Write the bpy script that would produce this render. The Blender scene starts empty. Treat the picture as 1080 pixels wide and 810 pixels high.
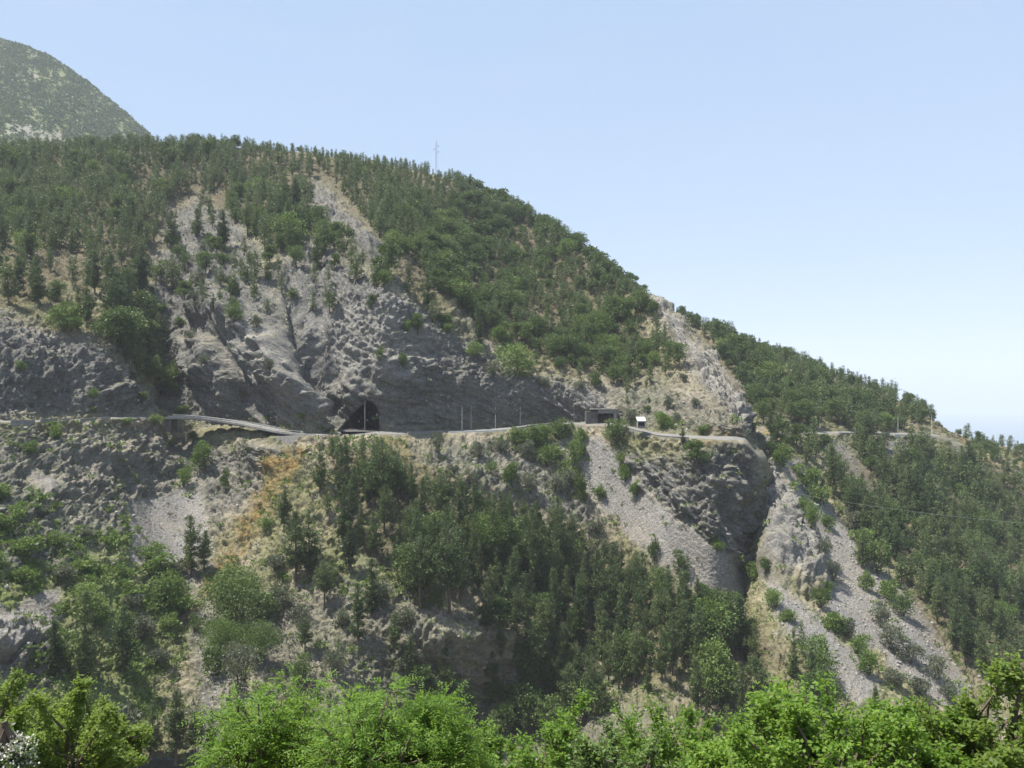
import bpy, math, time
import numpy as np
from mathutils import Vector
T0 = time.time()
C = bpy.context.scene
rng = np.random.default_rng(11)
F_PX, CX, CY, HOR = 850.0, 540.0, 405.0, 420.0
PITCH = math.atan((HOR - CY) / F_PX)
ca, sa = math.cos(PITCH), math.sin(PITCH)

def P(px, py, d):
    """World point seen at photo position (px, py) whose distance along +Y is d metres."""
    px, py, d = np.asarray(px, float), np.asarray(py, float), np.asarray(d, float)
    x = (px - CX) / F_PX; y = (CY - py) / F_PX
    Y = ca - y * sa; Z = sa + y * ca
    return np.stack([x / Y * d, d + 0 * x, Z / Y * d], -1)

def proj(V):
    dep = V[..., 1] * ca + V[..., 2] * sa
    up = -V[..., 1] * sa + V[..., 2] * ca
    dep = np.where(dep < 0.1, 0.1, dep)
    return CX + F_PX * V[..., 0] / dep, CY - F_PX * up / dep

# ------------------------------------------------------------------ noise
_prm = np.random.default_rng(5).permutation(256).astype(np.int32)
_prm = np.concatenate([_prm, _prm, _prm])
_g = np.random.default_rng(6).normal(size=(256, 3)); _g /= np.linalg.norm(_g, axis=1)[:, None]
_g = _g.astype(np.float32)

def perlin(p):
    p = np.asarray(p, np.float32)
    i = np.floor(p).astype(np.int32); f = p - i
    i &= 255
    w = f * f * f * (f * (f * 6 - 15) + 10)
    out = 0
    for dx in (0, 1):
        wx = w[..., 0] if dx else 1 - w[..., 0]
        a = _prm[i[..., 0] + dx]
        for dy in (0, 1):
            wy = w[..., 1] if dy else 1 - w[..., 1]
            b = _prm[a + i[..., 1] + dy]
            for dz in (0, 1):
                wz = w[..., 2] if dz else 1 - w[..., 2]
                g = _g[_prm[b + i[..., 2] + dz]]
                out = out + wx * wy * wz * (g[..., 0] * (f[..., 0] - dx) + g[..., 1] * (f[..., 1] - dy) + g[..., 2] * (f[..., 2] - dz))
    return out * 1.5

def fbm(p, octv=4, gain=.5):
    s, a = 0, 1.0
    for k in range(octv):
        s = s + a * perlin(p * (2.03 ** k) + 17.3 * k); a *= gain
    return s

def ridged(p, octv=3, gain=.5):
    s, a = 0, 1.0
    for k in range(octv):
        s = s + a * (0.5 - np.abs(perlin(p * (2.1 ** k) + 9.1 * k))); a *= gain
    return s

# ------------------------------------------------------------------ interpolation
def pchip(Y, t):
    """Y (K, ...) at knots 0..K-1, evaluated at t (M,): monotone cubic."""
    K = Y.shape[0]
    h = np.diff(Y, axis=0)
    m = np.zeros_like(Y)
    same = h[:-1] * h[1:] > 0
    m[1:-1] = np.where(same, 2 * h[:-1] * h[1:] / np.where(same, h[:-1] + h[1:], 1), 0)
    m[0], m[-1] = h[0], h[-1]
    k = np.clip(np.floor(t).astype(int), 0, K - 2); u = (t - k).reshape((-1,) + (1,) * (Y.ndim - 1))
    a, b, ma, mb = Y[k], Y[k + 1], m[k], m[k + 1]
    return a * (1 + 2 * u) * (1 - u) ** 2 + ma * u * (1 - u) ** 2 + b * u * u * (3 - 2 * u) + mb * u * u * (u - 1)

def polymask(px, py, poly, soft=8):
    poly = np.asarray(poly, float)
    x0, y0 = poly.min(0) - soft; x1, y1 = poly.max(0) + soft
    out = np.zeros(px.shape)
    sel = (px > x0) & (px < x1) & (py > y0) & (py < y1)
    if not sel.any(): return out
    x, y = px[sel], py[sel]
    ins = np.zeros(x.shape, bool); dist = np.full(x.shape, 1e9)
    n = len(poly)
    for i in range(n):
        ax, ay = poly[i]; bx, by = poly[(i + 1) % n]
        c = (ay > y) != (by > y)
        ins ^= c & (x < (bx - ax) * (y - ay) / (by - ay + 1e-12) + ax)
        vx, vy = bx - ax, by - ay
        t = np.clip(((x - ax) * vx + (y - ay) * vy) / (vx * vx + vy * vy + 1e-9), 0, 1)
        dist = np.minimum(dist, (x - ax - t * vx) ** 2 + (y - ay - t * vy) ** 2)
    sd = np.sqrt(dist) * np.where(ins, 1, -1)
    out[sel] = np.clip(sd / (2 * soft) + .5, 0, 1)
    return out

def inside(px, py, poly):
    return polymask(px, py, poly, .01) > .5

# ------------------------------------------------------------------ mesh builder
def build(name, V, faces, mats, midx=None, parent=None, smooth=False, link=True):
    """faces: list of int arrays (n, k); one mesh object."""
    me = bpy.data.meshes.new(name)
    V = np.asarray(V, np.float32)
    me.vertices.add(len(V)); me.vertices.foreach_set('co', V.ravel())
    loops = np.concatenate([f.ravel() for f in faces]).astype(np.int32)
    tot = np.concatenate([np.full(len(f), f.shape[1]) for f in faces]).astype(np.int32)
    start = np.concatenate([[0], np.cumsum(tot)[:-1]]).astype(np.int32)
    me.loops.add(len(loops)); me.loops.foreach_set('vertex_index', loops)
    me.polygons.add(len(tot)); me.polygons.foreach_set('loop_start', start)
    if midx is not None: me.polygons.foreach_set('material_index', np.asarray(midx, np.int32))
    if smooth: me.polygons.foreach_set('use_smooth', np.ones(len(tot), bool))
    for m in (mats if isinstance(mats, (list, tuple)) else [mats]): me.materials.append(m)
    me.update(calc_edges=True); me.validate()
    o = bpy.data.objects.new(name, me)
    if link: C.collection.objects.link(o)
    if parent: o.parent = parent
    return o

class MB:
    """Collects boxes, tubes and sheets into one mesh."""
    def __init__(s): s.V = []; s.F = []; s.n = 0
    def add(s, V, F):
        s.V.append(np.asarray(V, float)); s.F += [tuple(i + s.n for i in f) for f in F]; s.n += len(V)
    def box(s, c, size, rz=0, tilt=None):
        c = np.asarray(c, float); sx, sy, sz = [q / 2 for q in size]
        v = np.array([(x, y, z) for z in (-sz, sz) for x, y in ((-sx, -sy), (sx, -sy), (sx, sy), (-sx, sy))])
        if tilt:
            a = tilt; v = np.stack([v[:, 0], v[:, 1] * math.cos(a) - v[:, 2] * math.sin(a), v[:, 1] * math.sin(a) + v[:, 2] * math.cos(a)], 1)
        R = np.array([[math.cos(rz), -math.sin(rz), 0], [math.sin(rz), math.cos(rz), 0], [0, 0, 1]])
        s.add(v @ R.T + c, [(3, 2, 1, 0), (4, 5, 6, 7), (0, 1, 5, 4), (1, 2, 6, 5), (2, 3, 7, 6), (3, 0, 4, 7)])
    def tube(s, pts, rad, n=7):
        pts = np.asarray(pts, float); rad = np.broadcast_to(rad, (len(pts),))
        base = []
        for i, p in enumerate(pts):
            t = pts[min(i + 1, len(pts) - 1)] - pts[max(i - 1, 0)]; t = t / (np.linalg.norm(t) + 1e-9)
            a = np.cross(t, (0, 0, 1) if abs(t[2]) < .9 else (1, 0, 0)); a /= np.linalg.norm(a); b = np.cross(t, a)
            ang = np.arange(n) * 2 * math.pi / n
            base.append(p + rad[i] * (np.cos(ang)[:, None] * a + np.sin(ang)[:, None] * b))
        V = np.concatenate(base); F = []
        for i in range(len(pts) - 1):
            for k in range(n):
                F.append((i * n + k, i * n + (k + 1) % n, (i + 1) * n + (k + 1) % n, (i + 1) * n + k))
        F.append(tuple(range(n))[::-1]); F.append(tuple((len(pts) - 1) * n + k for k in range(n)))
        s.add(V, F)
    def sweep(s, pts, profile):
        """profile: list of (offset to the side, height) swept along a level path; closed loop."""
        pts = np.asarray(pts, float); n = len(profile); V = []
        for i, p in enumerate(pts):
            t = pts[min(i + 1, len(pts) - 1)] - pts[max(i - 1, 0)]; t[2] = 0; t = t / (np.linalg.norm(t) + 1e-9)
            side = np.array([t[1], -t[0], 0])
            for o, h in profile: V.append(p + side * o + np.array([0, 0, h]))
        F = []
        for i in range(len(pts) - 1):
            for k in range(n):
                F.append((i * n + k, i * n + (k + 1) % n, (i + 1) * n + (k + 1) % n, (i + 1) * n + k))
        F.append(tuple(range(n))[::-1]); F.append(tuple((len(pts) - 1) * n + k for k in range(n)))
        s.add(V, F)
    def make(s, name, mat, parent=None, smooth=False, origin=None):
        me = bpy.data.meshes.new(name)
        V = np.concatenate(s.V)
        if origin is not None: V = V - np.asarray(origin)
        me.from_pydata(V.tolist(), [], s.F); me.materials.append(mat)
        if smooth: me.polygons.foreach_set('use_smooth', np.ones(len(me.polygons), bool))
        o = bpy.data.objects.new(name, me); C.collection.objects.link(o)
        if parent: o.parent = parent
        elif origin is not None: o.location = origin
        return o

def tag(o, label=None, cat=None, group=None, kind=None):
    if label: o['label'] = label
    if cat: o['category'] = cat
    if group: o['group'] = group
    if kind: o['kind'] = kind
    return o

def empty(name, loc, label, cat, group=None):
    o = bpy.data.objects.new(name, None); C.collection.objects.link(o); o.location = loc
    o.empty_display_size = 1
    return tag(o, label, cat, group)

# ------------------------------------------------------------------ materials
class NT:
    def __init__(s, name):
        s.m = bpy.data.materials.new(name); s.m.use_nodes = True
        s.t = s.m.node_tree; s.t.nodes.clear()
        s.out = s.n('ShaderNodeOutputMaterial')
    def n(s, typ, **kw):
        nd = s.t.nodes.new(typ)
        for k, v in kw.items():
            if k.startswith('i_'):
                nd.inputs[k[2:].replace('_', ' ')].default_value = v
            else: setattr(nd, k, v)
        return nd
    def l(s, a, b): s.t.links.new(a, b)
    def noise(s, vec, scale, detail=4, rough=.6):
        n = s.n('ShaderNodeTexNoise'); n.inputs['Scale'].default_value = scale
        n.inputs['Detail'].default_value = detail; n.inputs['Roughness'].default_value = rough
        if vec is not None: s.l(vec, n.inputs['Vector'])
        return n.outputs['Fac']
    def ramp(s, fac, stops):
        r = s.n('ShaderNodeValToRGB'); e = r.color_ramp.elements
        while len(e) < len(stops): e.new(.5)
        for q, (p, c) in zip(e, stops):
            q.position = p; q.color = (*c, 1) if not np.isscalar(c) else (c, c, c, 1)
        s.l(fac, r.inputs['Fac']); return r.outputs['Color']
    def mix(s, fac, a, b, typ='MIX'):
        m = s.n('ShaderNodeMix', data_type='RGBA', blend_type=typ)
        for sock, v in ((m.inputs[0], fac), (m.inputs[6], a), (m.inputs[7], b)):
            if hasattr(v, 'is_linked'): s.l(v, sock)
            elif np.isscalar(v): sock.default_value = v
            else: sock.default_value = (*v, 1)
        return m.outputs[2]
    def math(s, op, a, b=None, clamp=False):
        m = s.n('ShaderNodeMath', operation=op, use_clamp=clamp)
        for i, v in enumerate((a, b)):
            if v is None: continue
            if hasattr(v, 'is_linked'): s.l(v, m.inputs[i])
            else: m.inputs[i].default_value = v
        return m.outputs[0]
    def attr(s, name):
        a = s.n('ShaderNodeAttribute'); a.attribute_name = name; return a
    def bsdf(s, col, rough=.9, bump=None, strength=.5, dist=.3, spec=.2):
        b = s.n('ShaderNodeBsdfPrincipled'); b.inputs['Roughness'].default_value = rough
        b.inputs['Specular IOR Level'].default_value = spec
        if hasattr(col, 'is_linked'): s.l(col, b.inputs['Base Color'])
        else: b.inputs['Base Color'].default_value = (*col, 1)
        if bump is not None:
            bp = s.n('ShaderNodeBump'); bp.inputs['Strength'].default_value = strength; bp.inputs['Distance'].default_value = dist
            s.l(bump, bp.inputs['Height']); s.l(bp.outputs['Normal'], b.inputs['Normal'])
        s.l(b.outputs[0], s.out.inputs['Surface']); return b

STRATA_N = np.array([0.47, -0.30, 0.83]); STRATA_N /= np.linalg.norm(STRATA_N)

def terrain_material():
    s = NT('hillside'); g = s.n('ShaderNodeNewGeometry'); pos = g.outputs['Position']
    m1 = s.attr('m1'); m2 = s.attr('m2')
    sp1 = s.n('ShaderNodeSeparateColor'); s.l(m1.outputs['Color'], sp1.inputs[0])
    sp2 = s.n('ShaderNodeSeparateColor'); s.l(m2.outputs['Color'], sp2.inputs[0])
    rock, scree, green = sp1.outputs; orange, pale, brown = sp2.outputs
    nA = s.noise(pos, .05, 5); nB = s.noise(pos, .35, 5, .65); nC = s.noise(pos, 1.7, 4, .7)
    soil = s.ramp(nB, [(.3, (.17, .145, .10)), (.5, (.27, .235, .175)), (.7, (.38, .34, .272))])
    grass = s.ramp(nC, [(.3, (.065, .082, .034)), (.6, (.15, .155, .068)), (.8, (.23, .21, .11))])
    gf = s.math('ADD', s.math('MULTIPLY', nA, 1.6), s.math('MULTIPLY', nC, .9))
    gfac = s.ramp(s.math('MULTIPLY', gf, .5), [(.50, 0.0), (.68, .8)])
    base = s.mix(gfac, soil, grass)
    lush = s.ramp(nC, [(.3, (.06, .10, .024)), (.55, (.125, .18, .044)), (.8, (.22, .245, .09))])
    base = s.mix(s.math('MULTIPLY', green, s.ramp(nB, [(.38, .25), (.55, 1.0)])), base, lush)
    # rock: strata coordinate stretched along the bedding
    mp = s.n('ShaderNodeMapping', vector_type='TEXTURE')
    ax = math.atan2(STRATA_N[0], STRATA_N[2])
    mp.inputs['Rotation'].default_value = (0.32, ax, 0); mp.inputs['Scale'].default_value = (9, 7, 1)
    s.l(pos, mp.inputs['Vector'])
    st = s.noise(mp.outputs[0], .9, 4, .7)
    rc = s.ramp(s.math('ADD', s.math('MULTIPLY', st, .5), s.math('MULTIPLY', nC, .5)),
                [(.34, (.050, .051, .050)), (.45, (.105, .105, .100)), (.54, (.158, .156, .147)), (.66, (.26, .255, .24))])
    rc = s.mix(s.ramp(nB, [(.5, 0.0), (.75, .45)]), rc, (.17, .155, .118))
    rc = s.mix(pale, rc, s.ramp(nC, [(.3, (.22, .21, .195)), (.65, (.46, .44, .41))]))
    # soil and dry grass settle on ledges
    nz = s.n('ShaderNodeSeparateXYZ'); s.l(g.outputs['Normal'], nz.inputs[0])
    led = s.ramp(s.math('ADD', nz.outputs[2], s.math('MULTIPLY', s.math('SUBTRACT', nB, .5), .7)), [(.78, 0.0), (.95, .5)])
    led = s.math('MULTIPLY', led, s.math('SUBTRACT', 1.0, s.math('MULTIPLY', pale, .8)))
    rockc = s.mix(led, rc, s.mix(s.ramp(nA, [(.4, 0.0), (.6, .8)]), soil, grass))
    col = s.mix(rock, base, rockc)
    sc = s.ramp(s.noise(pos, 2.6, 3, .75), [(.32, (.14, .136, .13)), (.5, (.205, .198, .187)), (.68, (.275, .265, .25))])
    sc = s.mix(s.ramp(nA, [(.45, 0.0), (.7, .5)]), sc, (.24, .205, .155))
    col = s.mix(scree, col, sc)
    oc = s.ramp(nC, [(.3, (.12, .085, .032)), (.5, (.21, .135, .052)), (.7, (.23, .18, .08))])
    oc = s.mix(s.ramp(nB, [(.45, 0.0), (.62, .8)]), oc, grass)
    col = s.mix(orange, col, oc)
    col = s.mix(brown, col, s.ramp(nC, [(.3, (.06, .052, .035)), (.7, (.16, .135, .09))]))
    nD = s.noise(pos, 1.3, 8, .82); nE = s.noise(pos, .13, 4, .6)
    dl = s.ramp(nD, [(.30, .50), (.5, 1.0), (.66, 1.5)]); dr_ = s.ramp(nD, [(.30, .68), (.5, 1.0), (.66, 1.28)])
    col = s.mix(1.0, col, s.mix(s.math('MAXIMUM', rock, scree), dl, dr_), 'MULTIPLY')
    col = s.mix(1.0, col, s.ramp(nE, [(.35, (.86, .85, .84)), (.65, (1.12, 1.09, 1.04))]), 'MULTIPLY')
    bump = s.math('ADD', s.math('MULTIPLY', s.noise(pos, 1.1, 6, .7), 1.0), s.math('MULTIPLY', st, .7))
    s.bsdf(col, .95, bump, .9, .9, .1)
    return s.m

def plain(name, col, rough=.85, var=.25, scale=1.5, bump=0.15, metallic=0):
    s = NT(name); tc = s.n('ShaderNodeTexCoord')
    n1 = s.noise(tc.outputs['Object'], scale, 5, .65)
    lo = tuple(c * (1 - var) for c in col); hi = tuple(min(1, c * (1 + var)) for c in col)
    c = s.ramp(n1, [(.3, lo), (.7, hi)])
    b = s.bsdf(c, rough, n1, bump, .1); b.inputs['Metallic'].default_value = metallic
    return s.m

def leaf_material(name, cols, trans=.35, scale=.12, rough=.55, tcol=None, leafvar=6.0):
    """cols: dark, mid, light; colour wanders from plant to plant and leaf to leaf."""
    s = NT(name); g = s.n('ShaderNodeNewGeometry'); oi = s.n('ShaderNodeObjectInfo')
    n1 = s.noise(g.outputs['Position'], scale, 2, .6)
    f = s.math('ADD', s.math('MULTIPLY', g.outputs['Random Per Island'], .40),
               s.math('ADD', s.math('MULTIPLY', oi.outputs['Random'], .42), s.math('MULTIPLY', n1, .4)))
    c = s.ramp(f, [(.25, cols[0]), (.55, cols[1]), (.9, cols[2])])
    d = s.n('ShaderNodeBsdfPrincipled'); d.inputs['Roughness'].default_value = rough
    d.inputs['Specular IOR Level'].default_value = .3
    s.l(c, d.inputs['Base Color'])
    t = s.n('ShaderNodeBsdfTranslucent')
    s.l(s.mix(.75, c, tcol or cols[2]), t.inputs['Color'])
    mx = s.n('ShaderNodeMixShader'); mx.inputs[0].default_value = trans
    s.l(d.outputs[0], mx.inputs[1]); s.l(t.outputs[0], mx.inputs[2])
    s.l(mx.outputs[0], s.out.inputs['Surface'])
    return s.m

M = {}
M['hill'] = terrain_material()
M['bark'] = plain('bark', (.11, .085, .065), .9, .4, 3)
M['pale_bark'] = plain('pale_bark', (.20, .175, .15), .9, .35, 4)
M['concrete'] = plain('concrete', (.38, .365, .34), .9, .2, .6)
M['pale_concrete'] = plain('pale_concrete', (.58, .56, .52), .9, .12, .8)
M['masonry'] = plain('masonry', (.20, .192, .18), .92, .3, 1.2, .5)
M['asphalt'] = plain('asphalt', (.17, .163, .15), .92, .2, .5)
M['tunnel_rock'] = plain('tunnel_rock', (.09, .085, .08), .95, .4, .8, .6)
M['white_roof'] = plain('white_roof', (.42, .41, .385), .7, .06, .8)
M['plaster'] = plain('plaster', (.27, .26, .24), .9, .12, .8)
M['bay_shade'] = plain('bay_shade', (.035, .038, .042), .8, .2, 1)  # near-black colour standing in for the shade inside the hut's open bay
M['weathered_concrete'] = plain('weathered_concrete', (.25, .242, .225), .92, .3, .8)
M['pole_wood'] = plain('pole_wood', (.30, .28, .25), .85, .15, 3)
M['steel'] = plain('steel', (.34, .35, .36), .5, .1, 2, .02, .4)
M['dark_metal'] = plain('dark_metal', (.10, .105, .11), .5, .1, 2, .02, .4)
M['wire'] = plain('wire', (.2, .2, .2), .6, .05, 2, .02)
M['pine'] = leaf_material('pine_needles', ((.020, .036, .013), (.052, .086, .028), (.135, .170, .058)), .2, .10)
M['far_pine'] = leaf_material('far_pine_needles', ((.022, .030, .018), (.042, .054, .030), (.080, .090, .050)), .18, .03)
M['broad'] = leaf_material('broad_leaves', ((.036, .066, .018), (.070, .112, .028), (.120, .168, .046)), .32, .06)
M['shrub'] = leaf_material('shrub_leaves', ((.050, .090, .020), (.095, .155, .032), (.160, .225, .052)), .32, .06)
M['olive'] = leaf_material('grey_green_leaves', ((.06, .075, .045), (.10, .118, .070), (.15, .165, .105)), .28, .06)
M['bright'] = leaf_material('bright_leaves', ((.052, .105, .016), (.105, .185, .026), (.18, .275, .048)), .45, .3, tcol=(.36, .54, .06))
M['yellow'] = leaf_material('yellow_green_leaves', ((.058, .098, .018), (.108, .165, .028), (.175, .235, .048)), .44, .3, tcol=(.34, .46, .06))
M['grass'] = leaf_material('grass_blades', ((.07, .085, .035), (.13, .14, .055), (.24, .215, .115)), .3, .05)
M['stone'] = plain('loose_stone', (.235, .225, .21), .95, .35, .7, .4)
M['blossom'] = leaf_material('pale_blossom', ((.45, .43, .38), (.60, .58, .52), (.72, .70, .64)), .3, .3)
# ------------------------------------------------------------------ the hillsides
# Each section of the hill: (photo column, then (row, distance) pairs from the valley up to the ridge):
# valley, low, lower, middle, wall foot, road outer edge, road inner edge, cliff, cliff top, slope, upper slope, ridge
A_COLS = [
 (-170, (840,116),(715,131),(615,148),(525,170),(458,190),(449,192),(447,199),(395,209),(335,229),(265,282),(208,355),(170,450)),
 (-80,  (835,126),(712,142),(615,161),(525,185),(457,204),(447,206),(445,212),(392,222),(335,243),(263,297),(205,372),(166,466)),
 (0,    (830,140),(710,155),(612,172),(520,196),(456,214),(446,216),(444,222),(392,233),(335,254),(262,312),(203,390),(162,480)),
 (60,   (825,147),(715,163),(615,183),(525,208),(453,228),(445,230),(443,237),(397,246),(338,267),(264,325),(202,402),(159,484)),
 (120,  (812,155),(715,172),(620,192),(530,221),(451,246),(442,248),(440,255),(402,262),(352,278),(275,332),(208,408),(158,488)),
 (160,  (800,163),(720,180),(625,203),(535,238),(456,262),(441,265),(438,272),(407,284),(372,301),(292,348),(213,422),(158,492)),
 (195,  (800,163),(730,180),(645,204),(550,240),(492,263),(472,272),(460,281),(432,291),(392,306),(300,352),(217,426),(158,495)),
 (225,  (810,161),(735,177),(645,204),(545,243),(480,265),(456,271),(449,280),(415,286),(355,300),(285,344),(218,418),(158,498)),
 (260,  (820,160),(740,176),(640,206),(540,243),(476,263),(455,269),(451,277),(408,283),(338,298),(275,340),(220,408),(158,500)),
 (295,  (830,160),(740,180),(640,208),(548,233),(478,253),(461,258),(456,265),(412,272),(332,289),(266,335),(217,400),(161,497)),
 (322,  (830,160),(744,180),(648,206),(556,226),(474,247),(460,252),(458,260),(425,267),(352,284),(266,335),(216,402),(164,495)),
 (338,  (830,160),(746,180),(650,205),(558,223),(473,246),(460,252),(458,262),(443,269),(345,292),(265,337),(217,402),(166,494)),
 (352,  (832,161),(748,180),(650,205),(559,222),(474,247),(459,263),(456,273),(395,283),(315,298),(264,338),(219,401),(168,493)),
 (400,  (840,165),(755,189),(662,203),(560,228),(480,255),(459,267),(455,275),(390,280),(315,294),(270,328),(222,392),(174,490)),
 (460,  (850,170),(768,196),(682,203),(560,233),(480,268),(457,284),(454,292),(405,296),(350,307),(290,347),(237,416),(187,491)),
 (520,  (850,178),(775,205),(692,211),(560,247),(475,285),(455,294),(452,302),(425,304),(392,312),(320,360),(258,430),(208,493)),
 (580,  (850,176),(768,212),(692,220),(560,262),(465,296),(448,301),(446,309),(420,311),(400,316),(345,352),(298,400),(248,455)),
 (640,  (850,172),(750,205),(660,238),(560,270),(465,286),(449,290),(446,299),(432,301),(412,310),(370,342),(325,378),(284,420)),
 (700,  (860,165),(700,208),(600,244),(545,254),(475,267),(461,270),(457,278),(440,287),(415,302),(385,325),(352,350),(320,378)),
 (750,  (860,168),(720,210),(622,239),(572,243),(480,257),(464,262),(460,270),(446,275),(430,285),(410,300),(390,315),(370,330)),
 (763,  (860,170),(730,209),(630,240),(582,244),(486,257),(465,262),(460,270),(449,272),(436,280),(420,293),(404,305),(386,318)),
 (784,  (860,172),(740,208),(642,243),(598,254),(500,262),(467,264),(461,271),(453,270),(445,276),(436,284),(426,292),(414,300)),
]
# the nose of the spur, then round behind it (photo column given per row)
A_NOSE = [
 ((800,860,177),(803,750,208),(805,655,246),(806,606,265),(806,522,270),(802,485,268),(797,474,272),(794,468,277),(792,463,282),(790,457,289),(788,450,296),(786,430,304)),
 ((812,858,187),(812,748,222),(812,655,264),(811,606,284),(809,522,288),(805,486,292),(799,474,297),(796,466,302),(793,460,308),(790,452,315),(788,444,322),(785,428,330)),
 ((790,850,270),(785,745,290),(780,650,310),(775,600,325),(770,522,340),(765,485,345),(760,474,352),(755,465,358),(752,460,364),(748,452,372),(745,444,380),(740,430,388)),
]
B_COLS = [
 (680, (900,255),(760,270),(660,290),(560,310),(480,325),(460,328),(457,336),(430,365),(385,418),(319,485)),
 (720, (890,205),(760,245),(670,279),(565,299),(478,318),(460,323),(456,331),(430,360),(390,408),(335,474)),
 (760, (880,190),(760,228),(675,252),(570,274),(475,298),(460,312),(456,326),(432,355),(396,400),(353,463)),
 (820, (860,152),(760,179),(670,212),(560,264),(475,306),(459,320),(456,330),(436,355),(412,395),(378,446)),
 (880, (850,160),(760,188),(670,221),(570,276),(471,338),(458,345),(455,353),(437,372),(420,400),(399,432)),
 (940, (850,167),(760,195),(670,233),(570,293),(471,360),(459,364),(456,372),(446,385),(435,400),(419,418)),
 (985, (850,174),(760,203),(670,243),(570,309),(476,367),(461,372),(458,380),(455,386),(451,393),(445,401)),
 (1020,(850,179),(760,209),(670,251),(580,316),(500,366),(477,378),(472,386),(470,392),(467,399),(463,406)),
 (1080,(850,188),(760,221),(670,267),(590,331),(530,368),(502,385),(492,395),(487,405),(482,415),(476,425)),
 (1180,(865,198),(775,234),(690,284),(620,345),(570,374),(542,391),(528,403),(519,416),(511,428),(502,442)),
 (1320,(900,235),(830,275),(760,322),(700,362),(655,390),(628,405),(610,418),(596,432),(585,445),(573,460)),
]
def control(cols, nose=()):
    G = []
    for c in cols:
        a = np.array(c[1:], float); G.append(P(c[0], a[:, 0], a[:, 1]))
    for c in nose:
        a = np.array(c, float); G.append(P(a[:, 0], a[:, 1], a[:, 2]))
    G = np.stack(G)                                             # (columns, rows, 3)
    R = G[:, -1]
    b1 = R * [1.06, 1, 1] + [0, 45, -14]; b2 = R * [1.15, 1, 0] + [0, 160, 0]; b2[:, 2] = R[:, 2] - 95
    b3 = R * [1.6, 1, 0] + [0, 620, -403]
    return np.concatenate([G, b1[:, None], b2[:, None], b3[:, None]], 1)

def knots(n_list):
    t = [np.arange(n) / n + k for k, n in enumerate(n_list)]
    return np.concatenate(t + [np.array([float(len(n_list))])])

def sheet(G, tu, tv):
    """G (cols, rows, 3) -> dense (len(tu), len(tv), 3)"""
    H = pchip(G, tu)
    return np.swapaxes(pchip(np.swapaxes(H, 0, 1), tv), 0, 1)

def normals(S):
    du = np.gradient(S, axis=0); dv = np.gradient(S, axis=1)
    n = np.cross(du, dv); n /= np.linalg.norm(n, axis=-1, keepdims=True) + 1e-9
    flip = np.where((n[..., 2] < 0) & (np.abs(n[..., 2]) > .02), -1, 1)[..., None]
    return n * flip

def many(px, py, polys, soft):
    m = np.zeros(px.shape)
    for q in polys:
        w = 1.0
        if isinstance(q, tuple): q, w = q
        m = np.maximum(m, w * polymask(px, py, q, soft))
    return m

ROCK = [
 [(-190,335),(0,328),(60,350),(110,362),(150,412),(182,438),(100,436),(-190,440)],
 ([(-190,456),(190,452),(230,470),(280,478),(285,520),(215,560),(130,560),(60,600),(-190,600)], .8),
 [(180,440),(150,330),(178,222),(208,208),(245,222),(272,262),(300,330),(338,400),(345,456),(240,448)],
 [(328,456),(300,350),(276,285),(330,245),(400,292),(470,345),(560,398),(645,412),(650,446),(400,456)],
 [(308,190),(340,188),(408,262),(395,290),(335,235)],
 ([(455,300),(495,330),(560,385),(500,360)], .6),
 [(655,272),(675,285),(712,330),(755,372),(787,418),(806,470),(770,445),(735,400),(705,352),(672,308)],
 ([(600,400),(690,395),(790,440),(790,465),(640,448)], .6),
 [(640,472),(700,484),(770,468),(800,478),(812,610),(760,595),(700,552),(660,505)],
 ([(420,466),(540,462),(600,500),(640,560),(560,540),(480,510)], .75),
 [(-190,660),(0,655),(55,655),(60,730),(-190,735)],
 ([(240,640),(380,600),(480,640),(620,700),(700,770),(560,830),(300,830)], .6),
 ([(180,560),(225,560),(225,640),(260,740),(300,830),(200,830),(205,700),(185,640)], .8),
 ([(255,462),(300,470),(292,492),(262,500)], 1),
]
RIB = [[(797,470),(808,466),(822,502),(843,546),(864,590),(866,620),(838,612),(808,600)]]
SCREE = [
 [(588,462),(636,462),(690,528),(750,570),(812,620),(840,658),(788,658),(702,600),(640,546)],
 [(128,530),(175,520),(205,505),(222,560),(182,602),(140,592)],
 [(-100,590),(12,640),(62,618),(62,672),(0,692),(-100,700)],
 [(30,490),(60,500),(48,530),(36,525)],
 ([(185,600),(215,600),(245,720),(225,740)], .6),
]
SCREE_B = [
 [(812,480),(840,488),(908,576),(972,640),(1022,722),(1000,750),(922,684),(874,645),(868,596),(840,540),(820,502)],
 [(800,596),(850,640),(930,720),(905,745),(820,655)],
 [(868,468),(892,468),(935,530),(918,532)],[(936,464),(956,464),(966,498),(946,492)],
 ([(990,462),(1010,466),(1085,520),(1085,532)], .8),
 ([(800,440),(850,430),(870,455),(800,458)], .5),
]
ORANGE = [[(284,482),(305,472),(326,474),(312,505),(284,545),(252,590),(216,636),(194,655),(206,626),(236,578),(262,535)],
          [(408,462),(428,464),(432,482),(424,486)], [(740,456),(775,456),(772,464),(745,464)], [(808,455),(832,455),(830,462),(808,462)]]
GREEN = [([(-80,500),(190,560),(200,640),(160,760),(-80,760)], .62), ([(-60,505),(40,520),(110,590),(170,640),(140,700),(50,600),(-60,560)], .85), ([(200,640),(250,600),(290,660),(240,720)], .6),
         ([(540,455),(600,455),(640,520),(600,510)], .55), ([(400,456),(425,460),(420,470),(400,466)], .9),
         ([(820,640),(900,680),(960,760),(900,760)], .5), ([(330,560),(420,560),(480,640),(380,640)], .35)]
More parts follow.
